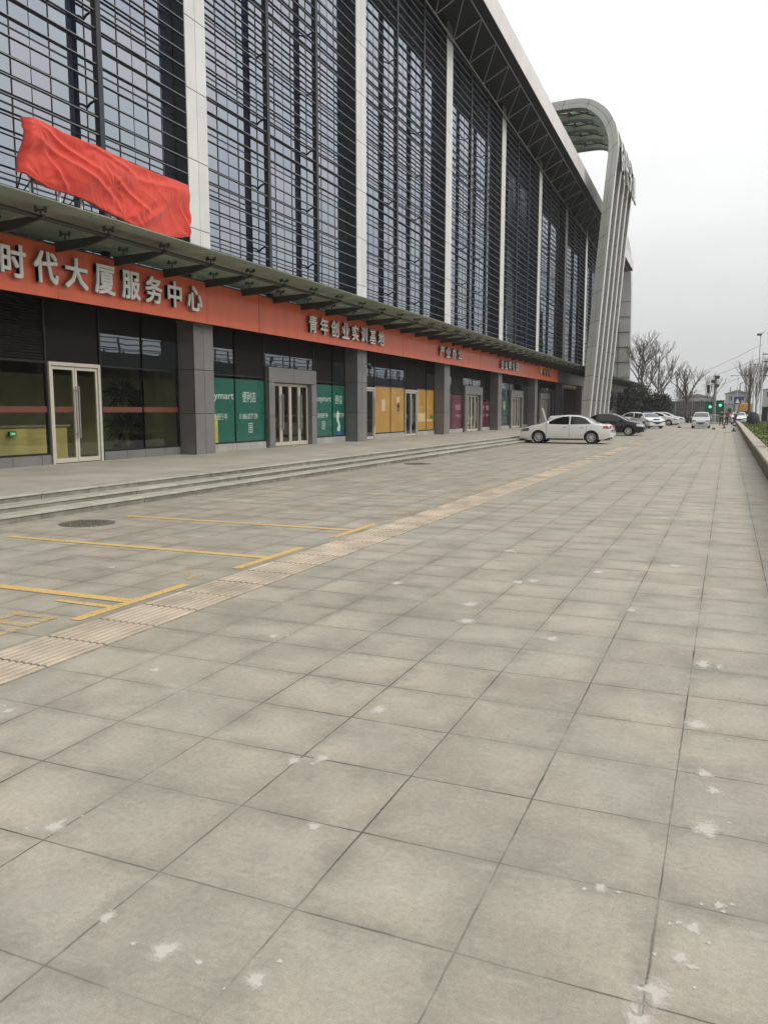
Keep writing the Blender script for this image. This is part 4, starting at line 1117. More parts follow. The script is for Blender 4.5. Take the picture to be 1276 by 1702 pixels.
SPEC['hatch'] = dict(SPEC['suv']); SPEC['hatch'].update(top=[(-1.95,.6),(-1.92,.95),(-1.85,1.1),(-1.8,1.36),(-1.72,1.43),(-1.3,1.46),(-.6,1.49),(0,1.48),(.3,1.42),(.65,1.27),(1.0,1.07),(1.2,.99),(1.6,.92),(1.9,.82),(2.02,.68),(2.06,.5)], L=(-1.95,2.06),
   wheels=(-1.22,1.3), wr=.31, belt=.92, win=[[(-1.6,1.08),(-1.45,1.34),(-1.15,1.37),(-.35,1.40),(-.35,.98),(-1.4,1.0)],[(-.27,.98),(-.27,1.40),(.12,1.365),(.4,1.27),(.85,1.02),(.78,.99)]], ws=(.33,.98), rw=(-1.83,-1.74), door=(-1.1,-.31,.85), W=.85)
def halfw(S, x, z, zt):
    W_ = S['W']; L0, L1 = S['L']; belt = S['belt']; top = max(p[1] for p in S['top'])
    base = interp([(.15,.86),(.3,.95),(.55,1.0),(belt-.18,.985),(belt,.955),(belt+.06,.93),(top,.70)], z)*W_
    xm = (L0+L1)/2; h = (L1-L0)/2; t = abs(x-xm)/h
    base *= 1 - (.17 if x > xm else .13)*max(0, (t-.62)/.38)**2.2
    r = .07; dd = zt - z
    if dd < r and zt > z-1e-6: base -= r - math.sqrt(max(0, r*r-(r-max(dd,0))**2))
    return base
def make_car(kind, paint, label, group, roof_paint=None, light='head', police=False, plate=True, name='parked_car', rack=False):
    S = SPEC[kind]; L0, L1 = S['L']
    root = empty(name, label, 'car', group)
    wz = S['wr']; ra = S['wr']+.05
    xs = set([L0 + (L1-L0)*k/70 for k in range(71)] + [p[0] for p in S['top']])
    for w in S['wheels']:
        for k in range(25): xs.add(w + ra*math.cos(math.pi*k/24))
    xs = sorted(xs)
    def zbot(x):
        zb = interp([(L0,.34),(L0+.35,.22),(L1-.5,.2),(L1,.27)], x)
        for w in S['wheels']:
            if abs(x-w) < ra-1e-9: zb = max(zb, wz + math.sqrt(ra*ra-(x-w)**2))
        return zb
    rows = 16; mb = MB(); nx = len(xs); vs = []
    for x in xs:
        zt = interp(S['top'], x); zb = min(zbot(x), zt-.02)
        ring = []
        for j in range(rows):
            f = j/(rows-1); f = 1-(1-f)**1.6; z = zb + (zt-zb)*f
            ring.append((x, halfw(S, x, z, zt), z))
        wt = ring[-1][1]; crown = [(x, wt*c, zt + .022*(1-c*c)) for c in (.66,.33,0,-.33,-.66)]
        vs += ring + crown + [(x, -y, z) for (x, y, z) in reversed(ring)]
    R_ = rows*2+5; fs = []
    for i in range(nx-1):
        for j in range(R_-1): fs.append((i*R_+j,(i+1)*R_+j,(i+1)*R_+j+1,i*R_+j+1))
    fs += [tuple(range(R_)), tuple((nx-1)*R_+j for j in range(R_-1,-1,-1))]
    mb.add(vs, fs); mb.build('body', M[paint], root, smooth=40, keep=True)
    # underside
    mb = MB(); mb.box(L0+.25, L1-.3, -S['W']*.78, S['W']*.78, .2, .75); mb.build('underbody', M['trim'], root, keep=True)
    # side windows
    for side in (1, -1):
        for poly in S['win']:
            n = len(poly); mb = MB()
            c = (sum(p[0] for p in poly)/n, sum(p[1] for p in poly)/n)
            pts = [(p[0], p[1]) for p in poly]
            f = lambda p: (p[0], side*(halfw(S, p[0], p[1], 9)+.006), p[1])
            # subdivide towards the centre so the pane follows the bulge
            ring0 = []
            for a, b in zip(pts, pts[1:]+pts[:1]):
                for k in range(3): ring0.append((a[0]+(b[0]-a[0])*k/3, a[1]+(b[1]-a[1])*k/3))
            m_ = len(ring0); vv = [f(p) for p in ring0] + [f((c[0]+(p[0]-c[0])*.5, c[1]+(p[1]-c[1])*.5)) for p in ring0] + [f(c)]
            ff = [(k,(k+1)%m_,m_+(k+1)%m_,m_+k) for k in range(m_)] + [(m_+k,m_+(k+1)%m_,2*m_) for k in range(m_)]
            mb.add(vv, ff); mb.build('side_window', M['car_glass'], root, smooth=60, keep=True)
        # door seams, handles, sill
        for dxx in S['door']:
            mb = MB(); pr = [(dxx, .34+k*(S['belt']-.30)/8) for k in range(9)]
            for p, q in zip(pr[:-1], pr[1:]):
                a, b = halfw(S,p[0],p[1],9)+.002, halfw(S,q[0],q[1],9)+.002
                mb.add([(p[0]-.006,side*a,p[1]),(p[0]+.006,side*a,p[1]),(q[0]+.006,side*b,q[1]),(q[0]-.006,side*b,q[1])], [(0,1,2,3)])
            mb.build('door_seam', M['trim'], root, keep=True)
        for hx in (S['door'][1]-.62, S['door'][1]+.25):
            mb = MB(); zz = S['belt']-.1; w = halfw(S, hx, zz, 9); mb.bbox(hx-.1,hx+.1,min(side*(w-.01),side*(w+.03)),max(side*(w-.01),side*(w+.03)),zz-.016,zz+.016,.008)
            mb.build('door_handle', M['chrome'] if kind == 'sedan' else M['trim'], root, keep=True)
        mb = MB(); w = halfw(S, 0, .26, 9); mb.box(S['wheels'][0]+ra+.03, S['wheels'][1]-ra-.03, side*(w-.04), side*(w+.008), .2, .27); mb.build('sill', M['trim'], root, keep=True)
        # mirror
        mb = MB(); mx_ = S['win'][1][-2][0]-.12; mz = S['belt']+.10; w = halfw(S, mx_, mz, 9)
        mb.lathe([(.02,-.07),(.075,-.05),(.085,.0),(.07,.06),(.02,.085)], (0,0,0), 10)
        mb.v = [(mx_+v[0]*1.0, side*(w+.11)+v[1]*1.2, mz+.03+v[2]) for v in mb.v]
        mb.tube((mx_,side*(w-.02),mz-.03),(mx_,side*(w+.07),mz),.02)
        mb.build('mirror', M[paint], root, smooth=50, keep=True)
        # lamps
        zf = .70 if kind != 'suv' else .80
        mb = MB(); n_ = 7
        for k in range(n_):
            for j in range(4):
                x = L1-.02-.46*(1-k/(n_-1))**.9; zt = interp(S['top'], min(x, L1-.01))
                z = zf - .10 + .15*j/3 + .05*(1-k/(n_-1)); z = min(z, zt-.015)
                mb.v.append((x+.006, side*(halfw(S, x, z, zt)+.010), z))
        mb.f += [(k*4+j,(k+1)*4+j,(k+1)*4+j+1,k*4+j+1) for k in range(n_-1) for j in range(3)]; mb.m += [0]*(3*(n_-1))
        w = halfw(S, L1-.02, zf, 9)
        mb.add([(L1-.015,side*(w+.006),zf-.10),(L1+.012,side*(w-.3),zf-.09),(L1-.03,side*(w-.3),zf+.035),(L1-.05,side*(w+.004),zf+.05)], [(0,1,2,3)])
        mb.build('headlight', M[light], root, smooth=60, keep=True)
        mb = MB(); zr = (.86 if kind == 'sedan' else 1.0)
        for k in range(6):
            for j in range(4):
                x = L0+.02+.34*(k/5)**1.0; zt = interp(S['top'], x); z = zr-.085+.17*j/3*(1-.35*k/5)+.02*k/5; z = min(z, zt-.02)
                mb.v.append((x-.006, side*(halfw(S, x, z, zt)+.010), z))
        mb.f += [(k*4+j,(k+1)*4+j,(k+1)*4+j+1,k*4+j+1) for k in range(5) for j in range(3)]; mb.m += [0]*15
        w = halfw(S, L0+.02, zr, 9); mb.box(L0-.012, L0+.03, side*(w-.32), side*(w-.0), zr-.085, zr+.08)
        mb.build('tail_light', M['tail'], root, smooth=60, keep=True)
    # windscreens
    for (a, b, nm_, mt) in ((S['ws'][0], S['ws'][1], 'windscreen', 'car_glass_pale'), (S['rw'][0], S['rw'][1], 'rear_window', 'car_glass')):
        mb = MB(); nn = 7; nv = 9
        for i in range(nn):
            x = a+(b-a)*i/(nn-1); zt = interp(S['top'], x); x2 = x+.01
            sl = (interp(S['top'], x2)-zt)/.01; nrm = Vector((-sl,1)).normalized()
            wt = halfw(S, x, zt, zt)*.97
            for j in range(nv):
                c = -1+2*j/(nv-1); mb.v.append((x+nrm.x*.008, wt*c, zt+.022*(1-c*c)+nrm.y*.010))
        for i in range(nn-1):
            for j in range(nv-1): mb.f.append((i*nv+j,(i+1)*nv+j,(i+1)*nv+j+1,i*nv+j+1)); mb.m.append(0)
        mb.build(nm_, M[mt], root, smooth=60, keep=True)
    # grille, bumper intake, number plates
    mb = MB(); mb.box(L1-.10, L1+.012, -.42, .42, .52, .64); mb.build('grille', M['trim'], root, keep=True)
    mb = MB(); mb.box(L1-.14, L1-.005, -.62, .62, .27, .38); mb.build('air_intake', M['trim'], root, keep=True)
    mb = MB(); mb.box(L0+.06, L0+.16, -.6, .6, .24, .36); mb.build('rear_bumper_trim', M['trim'], root, keep=True)
    if plate:
        mb = MB(); mb.box(L1+.013, L1+.022, -.22, .22, .42, .55); mb.build('number_plate', M['plate_blue'], root, keep=True)
        mb = MB(); mb.box(L0-.02, L0-.008, -.22, .22, .6, .73); mb.build('number_plate', M['plate_blue'], root, keep=True)
    for wx in S['wheels']:
        for side in (1, -1):
            yo = side*(S['W']*.955); yi = side*(S['W']*.955-.2)
            mb = MB(); n = 28; r = S['wr']; prof = [(r*.66,yo-side*.012),(r*.93,yo),(r,yo-side*.03),(r,yi+side*.03),(r*.93,yi),(r*.5,yi)]
            for rr, y in prof:
                for k in range(n): t = 2*math.pi*k/n; mb.v.append((wx+rr*math.cos(t), y, wz+rr*math.sin(t)))
            for i in range(len(prof)-1):
                for k in range(n): mb.f.append((i*n+k,i*n+(k+1)%n,(i+1)*n+(k+1)%n,(i+1)*n+k)); mb.m.append(0)
            wheel = mb.build('wheel', M['tyre'], root, smooth=40, keep=True)
            mb = MB(); rr = r*.67
            for k in range(n):
                t = 2*math.pi*k/n; t2 = 2*math.pi*(k+1)/n
                mb.add([(wx+rr*math.cos(t),yo-side*.008,wz+rr*math.sin(t)),(wx+rr*math.cos(t2),yo-side*.008,wz+rr*math.sin(t2)),(wx+rr*.88*math.cos(t2),yo-side*.02,wz+rr*.88*math.sin(t2)),(wx+rr*.88*math.cos(t),yo-side*.02,wz+rr*.88*math.sin(t))], [(0,1,2,3)])
            for k in range(10):
                t = 2*math.pi*k/10; u = Vector((math.cos(t),0,math.sin(t))); v = Vector((-math.sin(t),0,math.cos(t))); c = Vector((wx, yo-side*.022, wz))
                w0, w1 = .026, .017
                mb.add([c+u*.03+v*w0, c+u*rr*.9+v*w1, c+u*rr*.9-v*w1, c+u*.03-v*w0], [(0,1,2,3)])
            mb.tube((wx,yo-side*.03,wz),(wx,yo-side*.012,wz),.055,n=12)
            mb.build('rim', M['rim'], wheel, keep=True)
            mb = MB(); mb.tube((wx,yo-side*.09,wz),(wx,yo-side*.085,wz),rr*.95,n=20); mb.build('brake_disc', M['trim'], wheel, keep=True)
    if rack:
        for side in (1, -1):
            mb = MB(); y = side*(S['W']*.63); mb.path([(-1.5,y,1.64),(-1.4,y,1.72),(-.1,y,1.73),(.1,y,1.66)], .016, 6); mb.build('roof_rail', M['chrome'], root, keep=True)
    if police:
        mb = MB(); mb.bbox(-.25,.0,-.5,.5,interp(S['top'],-.1)+.02,interp(S['top'],-.1)+.12,.02); mb.build('light_bar', M['plate_blue'], root, keep=True)
        mb = MB(); mb.box(L1-.3,L1-.1,-.3,.3,.85,.9); mb.build('bonnet_badge', M['plate_blue'], root, keep=True)
    return root
def put(root, x, y, rz, s=.9):
    root.location = (x, y, 0); root.rotation_euler = (0,0,R(rz)); root.scale = (s,s,s)
    return root
GRP = 'cars parked on the forecourt'
put(make_car('sedan','paint_white','nearest white sedan nosed up to the stone steps, side on', GRP), -6.92, 38.3, 180, .9)
put(make_car('hatch','paint_white','white hatchback mostly hidden behind the nearest white sedan', GRP), -7.15, 43.2, 0, .86)
put(make_car('sedan','paint_black','black car facing right behind the nearest white sedan', GRP, light='head_clear'), -6.72, 51.6, 0, .91)
put(make_car('sedan','paint_silver','silver sedan just beyond the black car, bonnet showing', GRP), -7.2, 55.6, 0, .92)
c5 = put(make_car('sedan','paint_white','white sedan side on in front of the dark evergreen bush', GRP), -7.9, 80, 0, .95)
put(make_car('sedan','paint_white','white patrol sedan with blue front plate turned towards the camera', GRP, police=True), -6.5, 74.4, -62, .92)
c7 = copy_tree(c5); c7['label'] = 'white sedan second from the far end of the parked row'; put(c7, -6.8, 89.5, -6, .95)
c8 = copy_tree(c5); c8['label'] = 'last white sedan in the parked row by the grey hoarding'; put(c8, -6.5, 94.5, -4, .95)
put(make_car('suv','paint_silver','silver minivan facing the camera in the middle of the driveway', GRP), -2.16, 77.0, -90, .83)
c10 = copy_tree(c5); c10['label'] = 'far white car facing the camera beside the planter wall'; put(c10, 1.15, 103, -90, .95)

# ================================================================ PLANTER WALL, LAWN, SHRUBS ON THE RIGHT
for (ya, yb, h, xf, lab) in ((-6,28.1,.40,.83,'nearest length of low planter wall with a pale stone top'),(28.5,55,.40,.82,'middle length of low planter wall with a pale stone top'),(55.6,104,.40,.84,'farthest length of low planter wall beside the bollards')):
    r_ = empty('planter_wall', lab, 'wall', 'planter walls along the right edge')
    mb = MB(); y = ya
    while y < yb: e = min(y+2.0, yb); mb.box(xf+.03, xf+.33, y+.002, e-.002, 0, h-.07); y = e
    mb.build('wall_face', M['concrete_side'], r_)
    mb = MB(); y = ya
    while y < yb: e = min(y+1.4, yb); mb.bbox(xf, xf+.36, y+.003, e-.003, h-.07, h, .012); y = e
    mb.build('coping', M['concrete'], r_)
    settle(r_, (xf+.18,(ya+yb)/2,0))
mb = MB(); rnd = random.Random(4)
mb.grid(24, 90, lambda u, v: (1.02+ (7.4)*u, -6+112*v, .33+.10*math.sin(u*2.5)+.05*noise.noise((u*9, v*60, 0))))
tag(mb.build('lawn', M['lawn'], keep=True, smooth=180), kind='structure')
mb = MB()
for k in range(9000):
    y = 22 + 70*rnd.random()**1.6; x = rnd.uniform(1.1, 6.0)
    u = (x-1.02)/7.4; z = .33+.10*math.sin(u*2.5)
    h = rnd.uniform(.05,.12); a = rnd.uniform(0,3.14); w = .012+.0004*y
    dx, dy = math.cos(a)*w, math.sin(a)*w
    mb.add([(x-dx,y-dy,z-.02),(x+dx,y+dy,z-.02),(x+rnd.uniform(-.05,.05),y+rnd.uniform(-.05,.05),z+h)], [(0,1,2)])
tag(mb.build('grass', M['blade'], keep=True, recalc=False), 'short green grass behind the planter wall', 'grass', kind='stuff')
def bush(name, x, y, z0, rx, ry, h, n, size, m, label, cat, group=None, seed=0, lumps=7):
    rnd = random.Random(seed); r_ = empty(name, label, cat, group)
    cs = [(x+rnd.uniform(-.55,.55)*rx, y+rnd.uniform(-.55,.55)*ry, z0+h*rnd.uniform(.3,.72), rnd.uniform(.4,.62)) for _ in range(lumps)]
    mb = MB()
    for k in range(n):
        c = cs[rnd.randrange(lumps)]; a = rnd.uniform(0,6.283); e = math.asin(rnd.uniform(-.75,1)); q = rnd.random()**.35
        q *= .8+.4*noise.noise((math.cos(a)*2+c[0], math.sin(a)*2+c[1], e*2))+.2*rnd.random()
        p = Vector((c[0]+math.cos(a)*math.cos(e)*rx*c[3]*q, c[1]+math.sin(a)*math.cos(e)*ry*c[3]*q, c[2]+math.sin(e)*h*.5*c[3]*q*1.25))
        if p.z < z0: p.z = z0+rnd.random()*.1*h
        d = Vector((rnd.uniform(-1,1),rnd.uniform(-1,1),rnd.uniform(-.3,1)))
        leaf(mb, p, d, (rnd.uniform(-1,1),rnd.uniform(-1,1),.3), size*rnd.uniform(.6,1.4), size*.35)
    mb.build('crown', m, r_, recalc=False)
    mb = MB()
    for k in range(4): mb.path([(x+rnd.uniform(-.1,.1)*rx,y+rnd.uniform(-.1,.1)*ry,z0-.05),(cs[k][0],cs[k][1],cs[k][2])], [.06*h*.3,.02*h*.3], 5)
    mb.build('stem', M['bark'], r_)
    return settle(r_, (x,y,z0))
SH = ['nearest rounded olive shrub behind the planter wall','second rounded olive shrub behind the planter wall','third rounded shrub on the lawn edge','fourth rounded shrub farther along the lawn']
for k, (x, y, r_, h) in enumerate(((1.75,27.5,.75,.62),(2.0,32.0,.8,.6),(2.15,37,.8,.55),(2.5,44,.9,.5))):
    bush('shrub', x, y, .36, r_, r_*1.3, h, 1500, .075, M['hedge'], SH[k], 'shrub', 'shrubs on the lawn', seed=20+k)

# ================================================================ BACKGROUND
# evergreen bush masses beside the arch
for k, (x, y, rx, h, lab) in enumerate(((-12.6,108,2.6,4.6,'tall dark evergreen beside the far arch'),(-10.8,109,3.0,4.9,'middle dark evergreen behind the parked white cars'),(-9.0,110,2.5,3.9,'lower dark evergreen next to the grey hoarding'))):
    bush('evergreen', x, y, 0, rx, rx*.9, h, 5200, .26, M['conifer'], lab, 'tree', 'dark evergreens behind the cars', seed=50+k, lumps=10)
def bare_tree(x, y, h, spread, lab, seed, m='bark', tr=.13, depth=6, first=.3, lean=0, grp='bare trees in the background', twig=.012):
    rnd = random.Random(seed); r_ = empty('bare_tree', lab, 'tree', grp)
    trunk = MB(); crown = MB(); th = h*first
    pts = [Vector((x,y,0)), Vector((x+lean*.3,y,th*.5)), Vector((x+lean*.6+rnd.uniform(-.1,.1),y+rnd.uniform(-.1,.1),th))]
    trunk.path(pts, [tr*1.25,tr,tr*.85], 8)
    def grow(p, d, L, r, lv):
        n = 3; q = p
        for k in range(n):
            d2 = (d + Vector((rnd.uniform(-.16,.16),rnd.uniform(-.16,.16),rnd.uniform(-.02,.14)))).normalized(); q2 = q + d2*L/n*1.08
            crown.tube(q, q2, max(r*(1-.22*k/n),twig), max(r*(1-.22*(k+1)/n),twig), 5 if r > .03 else 3, False); q = q2; d = d2
            if lv > 0 and k < n-1 and rnd.random() < .6:
                ax = Vector((rnd.uniform(-1,1),rnd.uniform(-1,1),rnd.uniform(-.1,.5))).normalized()
                grow(q, (d+ax*.9*spread).normalized(), L*rnd.uniform(.4,.6), r*.45, lv-2 if lv > 2 else lv-1)
        if lv > 0:
            for k in range(rnd.choice((2,2,3))):
                ax = Vector((rnd.uniform(-1,1),rnd.uniform(-1,1),rnd.uniform(-.1,.45))).normalized()
                grow(q, (d+ax*.75*spread).normalized(), L*rnd.uniform(.68,.88), r*.66, lv-1)
    d0 = Vector((lean/h, 0, 1)).normalized()
    L = (h-th)*.30
    for k in range(3):
        a = 2.1*k+rnd.uniform(0,1); grow(pts[-1], (d0*.95+Vector((math.cos(a),math.sin(a),0))*.55*spread).normalized(), L, tr*.66, depth-1)
    grow(pts[-1], d0, L*1.05, tr*.7, depth-1)
    trunk.build('trunk', M[m], r_, smooth=60, recalc=False); crown.build('crown', M[m], r_, recalc=False)
    return settle(r_, (x,y,0))
bare_tree(-11.3,123.5,11.6,.95,'largest bare tree standing behind the evergreens beside the arch',1, tr=.22, depth=6, twig=.018)
bare_tree(-9.3,125,9.2,.8,'second bare tree right of the largest one behind the evergreens',2, tr=.15, depth=5, twig=.018)
bare_tree(-5.2,116,7.3,.9,'single bare tree with a dark forked trunk in front of the grey hoarding',6, tr=.15, depth=5, first=.36, twig=.017)
bare_tree(-3.3,140,7.6,.6,'thin leaning bare tree right of the forked one',9, 'bark_pale', .1, 4, .3, .8, twig=.016)
bare_tree(-7.4,142,6.0,.6,'low pale bare tree left of the forked one',13, 'bark_pale', .09, 4, .15, 0, twig=.015)
bare_tree(-6.4,146,5.4,.6,'lower of the two pale bare trees behind the grey hoarding',17, 'bark_pale', .09, 4, .15, .1, twig=.015)
bare_tree(3.0,150,9.0,.38,'narrow upright bare tree among the poles on the right',21, 'bark_pale', .12, 5, .12, 0, twig=.02)
bare_tree(4.4,155,9.6,.35,'taller narrow bare tree behind the pale poles on the right',25, 'bark_pale', .12, 5, .12, 0, twig=.02)
# grey hoarding with a pale rail
r_ = empty('hoarding', 'grey corrugated hoarding behind the parked scooters', 'wall')
mb = MB(); x = -9.6; k = 0
while x < -2.6:
    mb.add([(x,127,0),(x+.14,126.93,0),(x+.14,126.93,2.9),(x,127,2.9)], [(0,1,2,3)]); mb.add([(x+.14,126.93,0),(x+.28,127,0),(x+.28,127,2.9),(x+.14,126.93,2.9)], [(0,1,2,3)]); x += .28
mb.box(-9.6,-2.5,127.01,127.06,0,2.88); mb.build('sheet', M['shed'], r_)
mb = MB()
for x in (-9.6,-7.2,-4.9,-2.6): mb.tube((x,126.8,0),(x,126.8,3.2),.05)
mb.tube((-9.6,126.8,3.2),(-2.4,126.8,3.2),.06); mb.box(-9.7,-2.5,126.85,127.2,2.9,2.98); mb.build('rail', M['shed_roof'], r_)
settle(r_, (-6,127,0))
# green signal boxes with lit lamps
def signal_box(x, y, w, h, lab):
    r_ = empty('signal_box', lab, 'signal box', 'green signal boxes beyond the minivan')
    mb = MB(); mb.bbox(x-w/2,x+w/2,y,y+.6,.3,h,.05); mb.box(x-w/2+.1,x+w/2-.1,y+.05,y+.55,0,.3); mb.build('cabinet', M['kiosk_green'], r_)
    mb = MB(); mb.box(x-w/2-.05,x+w/2+.05,y-.06,y+.66,h,h+.06); mb.build('lid', M['kiosk_green'], r_)
    mb = MB(); mb.tube((x+.02,y-.06,h-.55),(x+.02,y-.005,h-.55),.18,n=16); mb.build('lamp', M['lamp_green'], r_)
    settle(r_, (x,y,0))
signal_box(-2.05,105,1.15,2.55,'left green signal box with a round lit lamp')
signal_box(-.95,107,.95,2.75,'right green signal box with a brighter lit lamp')
def pole(name, x, y, h, r0, m, lab, cat='pole', extra=None, group='poles in the distance'):
    r_ = empty(name, lab, cat, group)
    mb = MB(); mb.tube((x,y,0),(x,y,h),r0,r0*.65,8); mb.build('shaft', M[m], r_, smooth=60)
    mb = MB(); mb.tube((x,y,0),(x,y,.18),r0*2,r0*1.8,10); mb.build('base', M[m], r_)
    if extra: extra(r_, x, y, h)
    return settle(r_, (x,y,0))
def cam_head(r_, x, y, h):
    for dz, dx in ((0,.25),(-.5,-.2),(-1.0,.22)):
        mb = MB(); mb.bbox(x+dx-.3,x+dx+.2,y-.4,y+.2,h-.3+dz,h+.05+dz,.04); mb.build('camera', M['pole_dark'], r_)
pole('camera_post', -1.55,104,5.6,.2,'pole_grey','thick grey post carrying cameras between the green boxes', extra=cam_head)
def sig_head(r_, x, y, h):
    mb = MB(); mb.bbox(x-.18,x+.18,y-.16,y+.1,h-.9,h+.05,.04); mb.build('signal_head', M['black'], r_)
    mb = MB()
    for k in range(3): mb.tube((x,y-.20,h-.15-.27*k),(x,y-.162,h-.15-.27*k),.1,n=10)
    mb.build('lens', M['trim'], r_)
pole('traffic_light', -2.35,106,4.6,.07,'pole_grey','slim traffic light pole left of the camera post','traffic light', extra=sig_head)
def lamp_arm(L, d=1):
    def f(r_, x, y, h):
        mb = MB(); mb.path([(x,y,h-.1),(x+.3*d,y,h+.12),(x+L*d,y,h+.35)], .05, 6); mb.build('arm', M['pole_grey'], r_)
        mb = MB(); mb.bbox(x+L*d-.25,x+L*d+.35,y-.12,y+.12,h+.30,h+.42,.04); mb.build('lamp', M['pole_dark'], r_)
    return f
pole('street_lamp', 1.2,110,4.9,.09,'pole_grey','grey street lamp with a short arm above the orange tarpaulin','street lamp', lamp_arm(1.2))
pole('street_lamp', 2.35,110,6.1,.17,'pole_dark','dark thick street pole with a long arm to the right','street lamp', lamp_arm(2.6))
def tip(r_, x, y, h):
    mb = MB(); mb.bbox(x-.42,x+.1,y-.2,y+.2,h-.15,h+.1,.04); mb.add([(x-.05,y,h),(x+.42,y,h+.32),(x+.42,y+.04,h+.26),(x+.0,y+.04,h-.1)], [(0,1,2,3)]); mb.build('lamp', M['pole_dark'], r_)
pole('mast', 3.2,110,10.8,.085,'pole_white','tallest pale mast with a floodlight at its tip','mast', tip)
def cross(r_, x, y, h):
    mb = MB()
    for dz in (.3,1.2,2.3,2.9): mb.box(x-.1,x+2.2,y-.05,y+.05,h-dz-.06,h-dz+.06)
    mb.build('cross_arm', M['pole_dark'], r_)
pole('utility_pole', 3.62,110,8.7,.1,'pole_white','pale utility pole with cross arms right of the mast','pole', cross)
pole('utility_pole', 2.78,111,7.3,.1,'pole_white','shorter pale utility pole left of the mast','pole', lambda r_,x,y,h: MB().box(x-.1,x+.55,y-.1,y+.1,h-.1,h).build('bracket', M['pole_grey'], r_))
pole('utility_pole', -9.05,118,9.0,.11,'pole_dark','brown utility pole beside the large bare tree')
def twin(r_, x, y, h):
    mb = MB(); mb.tube((x-1.0,y,h+.15),(x+1.0,y,h+.15),.05); mb.bbox(x-1.3,x-.7,y-.15,y+.15,h+.05,h+.2,.03); mb.bbox(x+.7,x+1.3,y-.15,y+.15,h+.05,h+.2,.03); mb.build('lamp', M['pole_grey'], r_)
pole('street_lamp', 1.35,160,7.7,.07,'pole_white','faint double-headed street lamp far away','street lamp', twin)
pole('utility_pole', .2,190,6.6,.16,'pole_grey','short far pole above the pale rooftops')
# wires
for k, (z0, z1, x0) in enumerate(((6.6,9.6,-14),(5.4,8.0,-16),(4.6,6.6,-12))):
    mb = MB(); pts = [(x0+(3.4-x0)*t/16, 170-60*t/16, z0*1.0+(z1-z0)*t/16 - .9*math.sin(math.pi*t/16)) for t in range(17)]
    mb.path(pts, .022, 4)
    tag(mb.build('power_line', M['wire']), ['highest thin power line sagging across the sky','middle thin power line sagging across the sky','lowest thin power line above the hoarding'][k], 'wire', 'power lines')
# orange tarpaulin lorry, mint panel, blue sign, bollards, fence
r_ = empty('lorry', 'lorry with an orange tarpaulin behind the planter wall', 'lorry')
mb = MB(); mb.bbox(1.25,3.1,122,127,1.5,2.55,.08); mb.build('tarpaulin', M['orange_tarp'], r_)
mb = MB(); mb.box(1.3,3.05,122.1,126.9,.75,1.48); mb.build('bed', M['pole_dark'], r_)
for x in (1.4,2.95):
    for y in (122.9,126): mb = MB(); mb.tube((x-.12,y,.42),(x+.12,y,.42),.42,n=16); mb.build('wheel', M['tyre'], r_)
settle(r_, (2.2,124,0))
r_ = empty('site_cabin', 'pale mint cabin standing between the green boxes and the blue sign', 'cabin')
mb = MB(); mb.bbox(-.75,1.05,128,131,0,2.5,.05); mb.build('wall', M['mint'], r_)
mb = MB(); mb.box(-.85,1.15,127.9,131.1,2.5,2.6); mb.build('roof', M['shed_roof'], r_)
mb = MB(); mb.box(-.1,.4,127.985,127.998,1.2,1.9); mb.build('window', M['car_glass'], r_)
settle(r_, (.15,129.5,0))
r_ = empty('road_sign', 'blue road sign with a white triangle on a dark post', 'sign')
mb = MB(); mb.tube((.62,105,0),(.62,105,3.0),.06); mb.build('post', M['pole_dark'], r_)
mb = MB(); mb.bbox(.55,1.35,104.9,104.94,2.35,3.2,.01); mb.build('plate', M['sign_blue'], r_)
mb = MB(); mb.add([(.7,104.885,2.45),(1.2,104.885,2.45),(.95,104.885,3.0)], [(0,1,2)]); mb.build('triangle', M['white_letter'], r_)
settle(r_, (.62,105,0))
def bollard(x, y, h, bands, lab):
    r_ = empty('bollard', lab, 'bollard', 'delineator posts on the driveway')
    mb = MB(); mb.lathe([(.17,0),(.17,.03),(.09,.12),(.05,.14)], (x,y,0), 12); mb.build('foot', M['black'], r_)
    n = len(bands)
    for k, c in enumerate(bands):
        mb = MB(); mb.tube((x,y,.13+(h-.13)*k/n),(x,y,.13+(h-.13)*(k+1)/n),.05,n=10); mb.build('band', M[c], r_)
    settle(r_, (x,y,0))
bollard(-4.0,77.5,.72,['white_steel'],'white delineator post with a black foot left of the minivan')
bollard(-.27,75.9,1.15,['black','red','white_steel','red','white_steel'],'tall red and white banded post right of the minivan')
bollard(.44,65.0,.75,['black','white_steel','black','white_steel','black'],'black and white banded post beside the planter wall')
bollard(-1.02,71.5,.14,['black'],'stub of a black post foot by the minivan')
def fence(x0, x1, y, h, lab, m):
    r_ = empty('barrier', lab, 'barrier', 'crowd barriers beyond the minivan'); mb = MB()
    mb.tube((x0,y,h),(x1,y,h),.03); mb.tube((x0,y,.2),(x1,y,.2),.03); n = int((x1-x0)/.14)
    for k in range(n+1): mb.tube((x0+(x1-x0)*k/n,y,.2),(x0+(x1-x0)*k/n,y,h),.012,n=4)
    mb.build('rail', M[m], r_)
    for x in (x0,x1): mb = MB(); mb.tube((x,y,0),(x,y,h),.035); mb.box(x-.04,x+.04,y-.3,y+.3,0,.04); mb.build('leg', M[m], r_)
    settle(r_, ((x0+x1)/2,y,0))
fence(-1.9,-.5,100,1.05,'pale crowd barrier in front of the green boxes','white_steel')
fence(-3.6,-2.0,100.6,1.0,'grey crowd barrier behind the minivan','pole_grey')
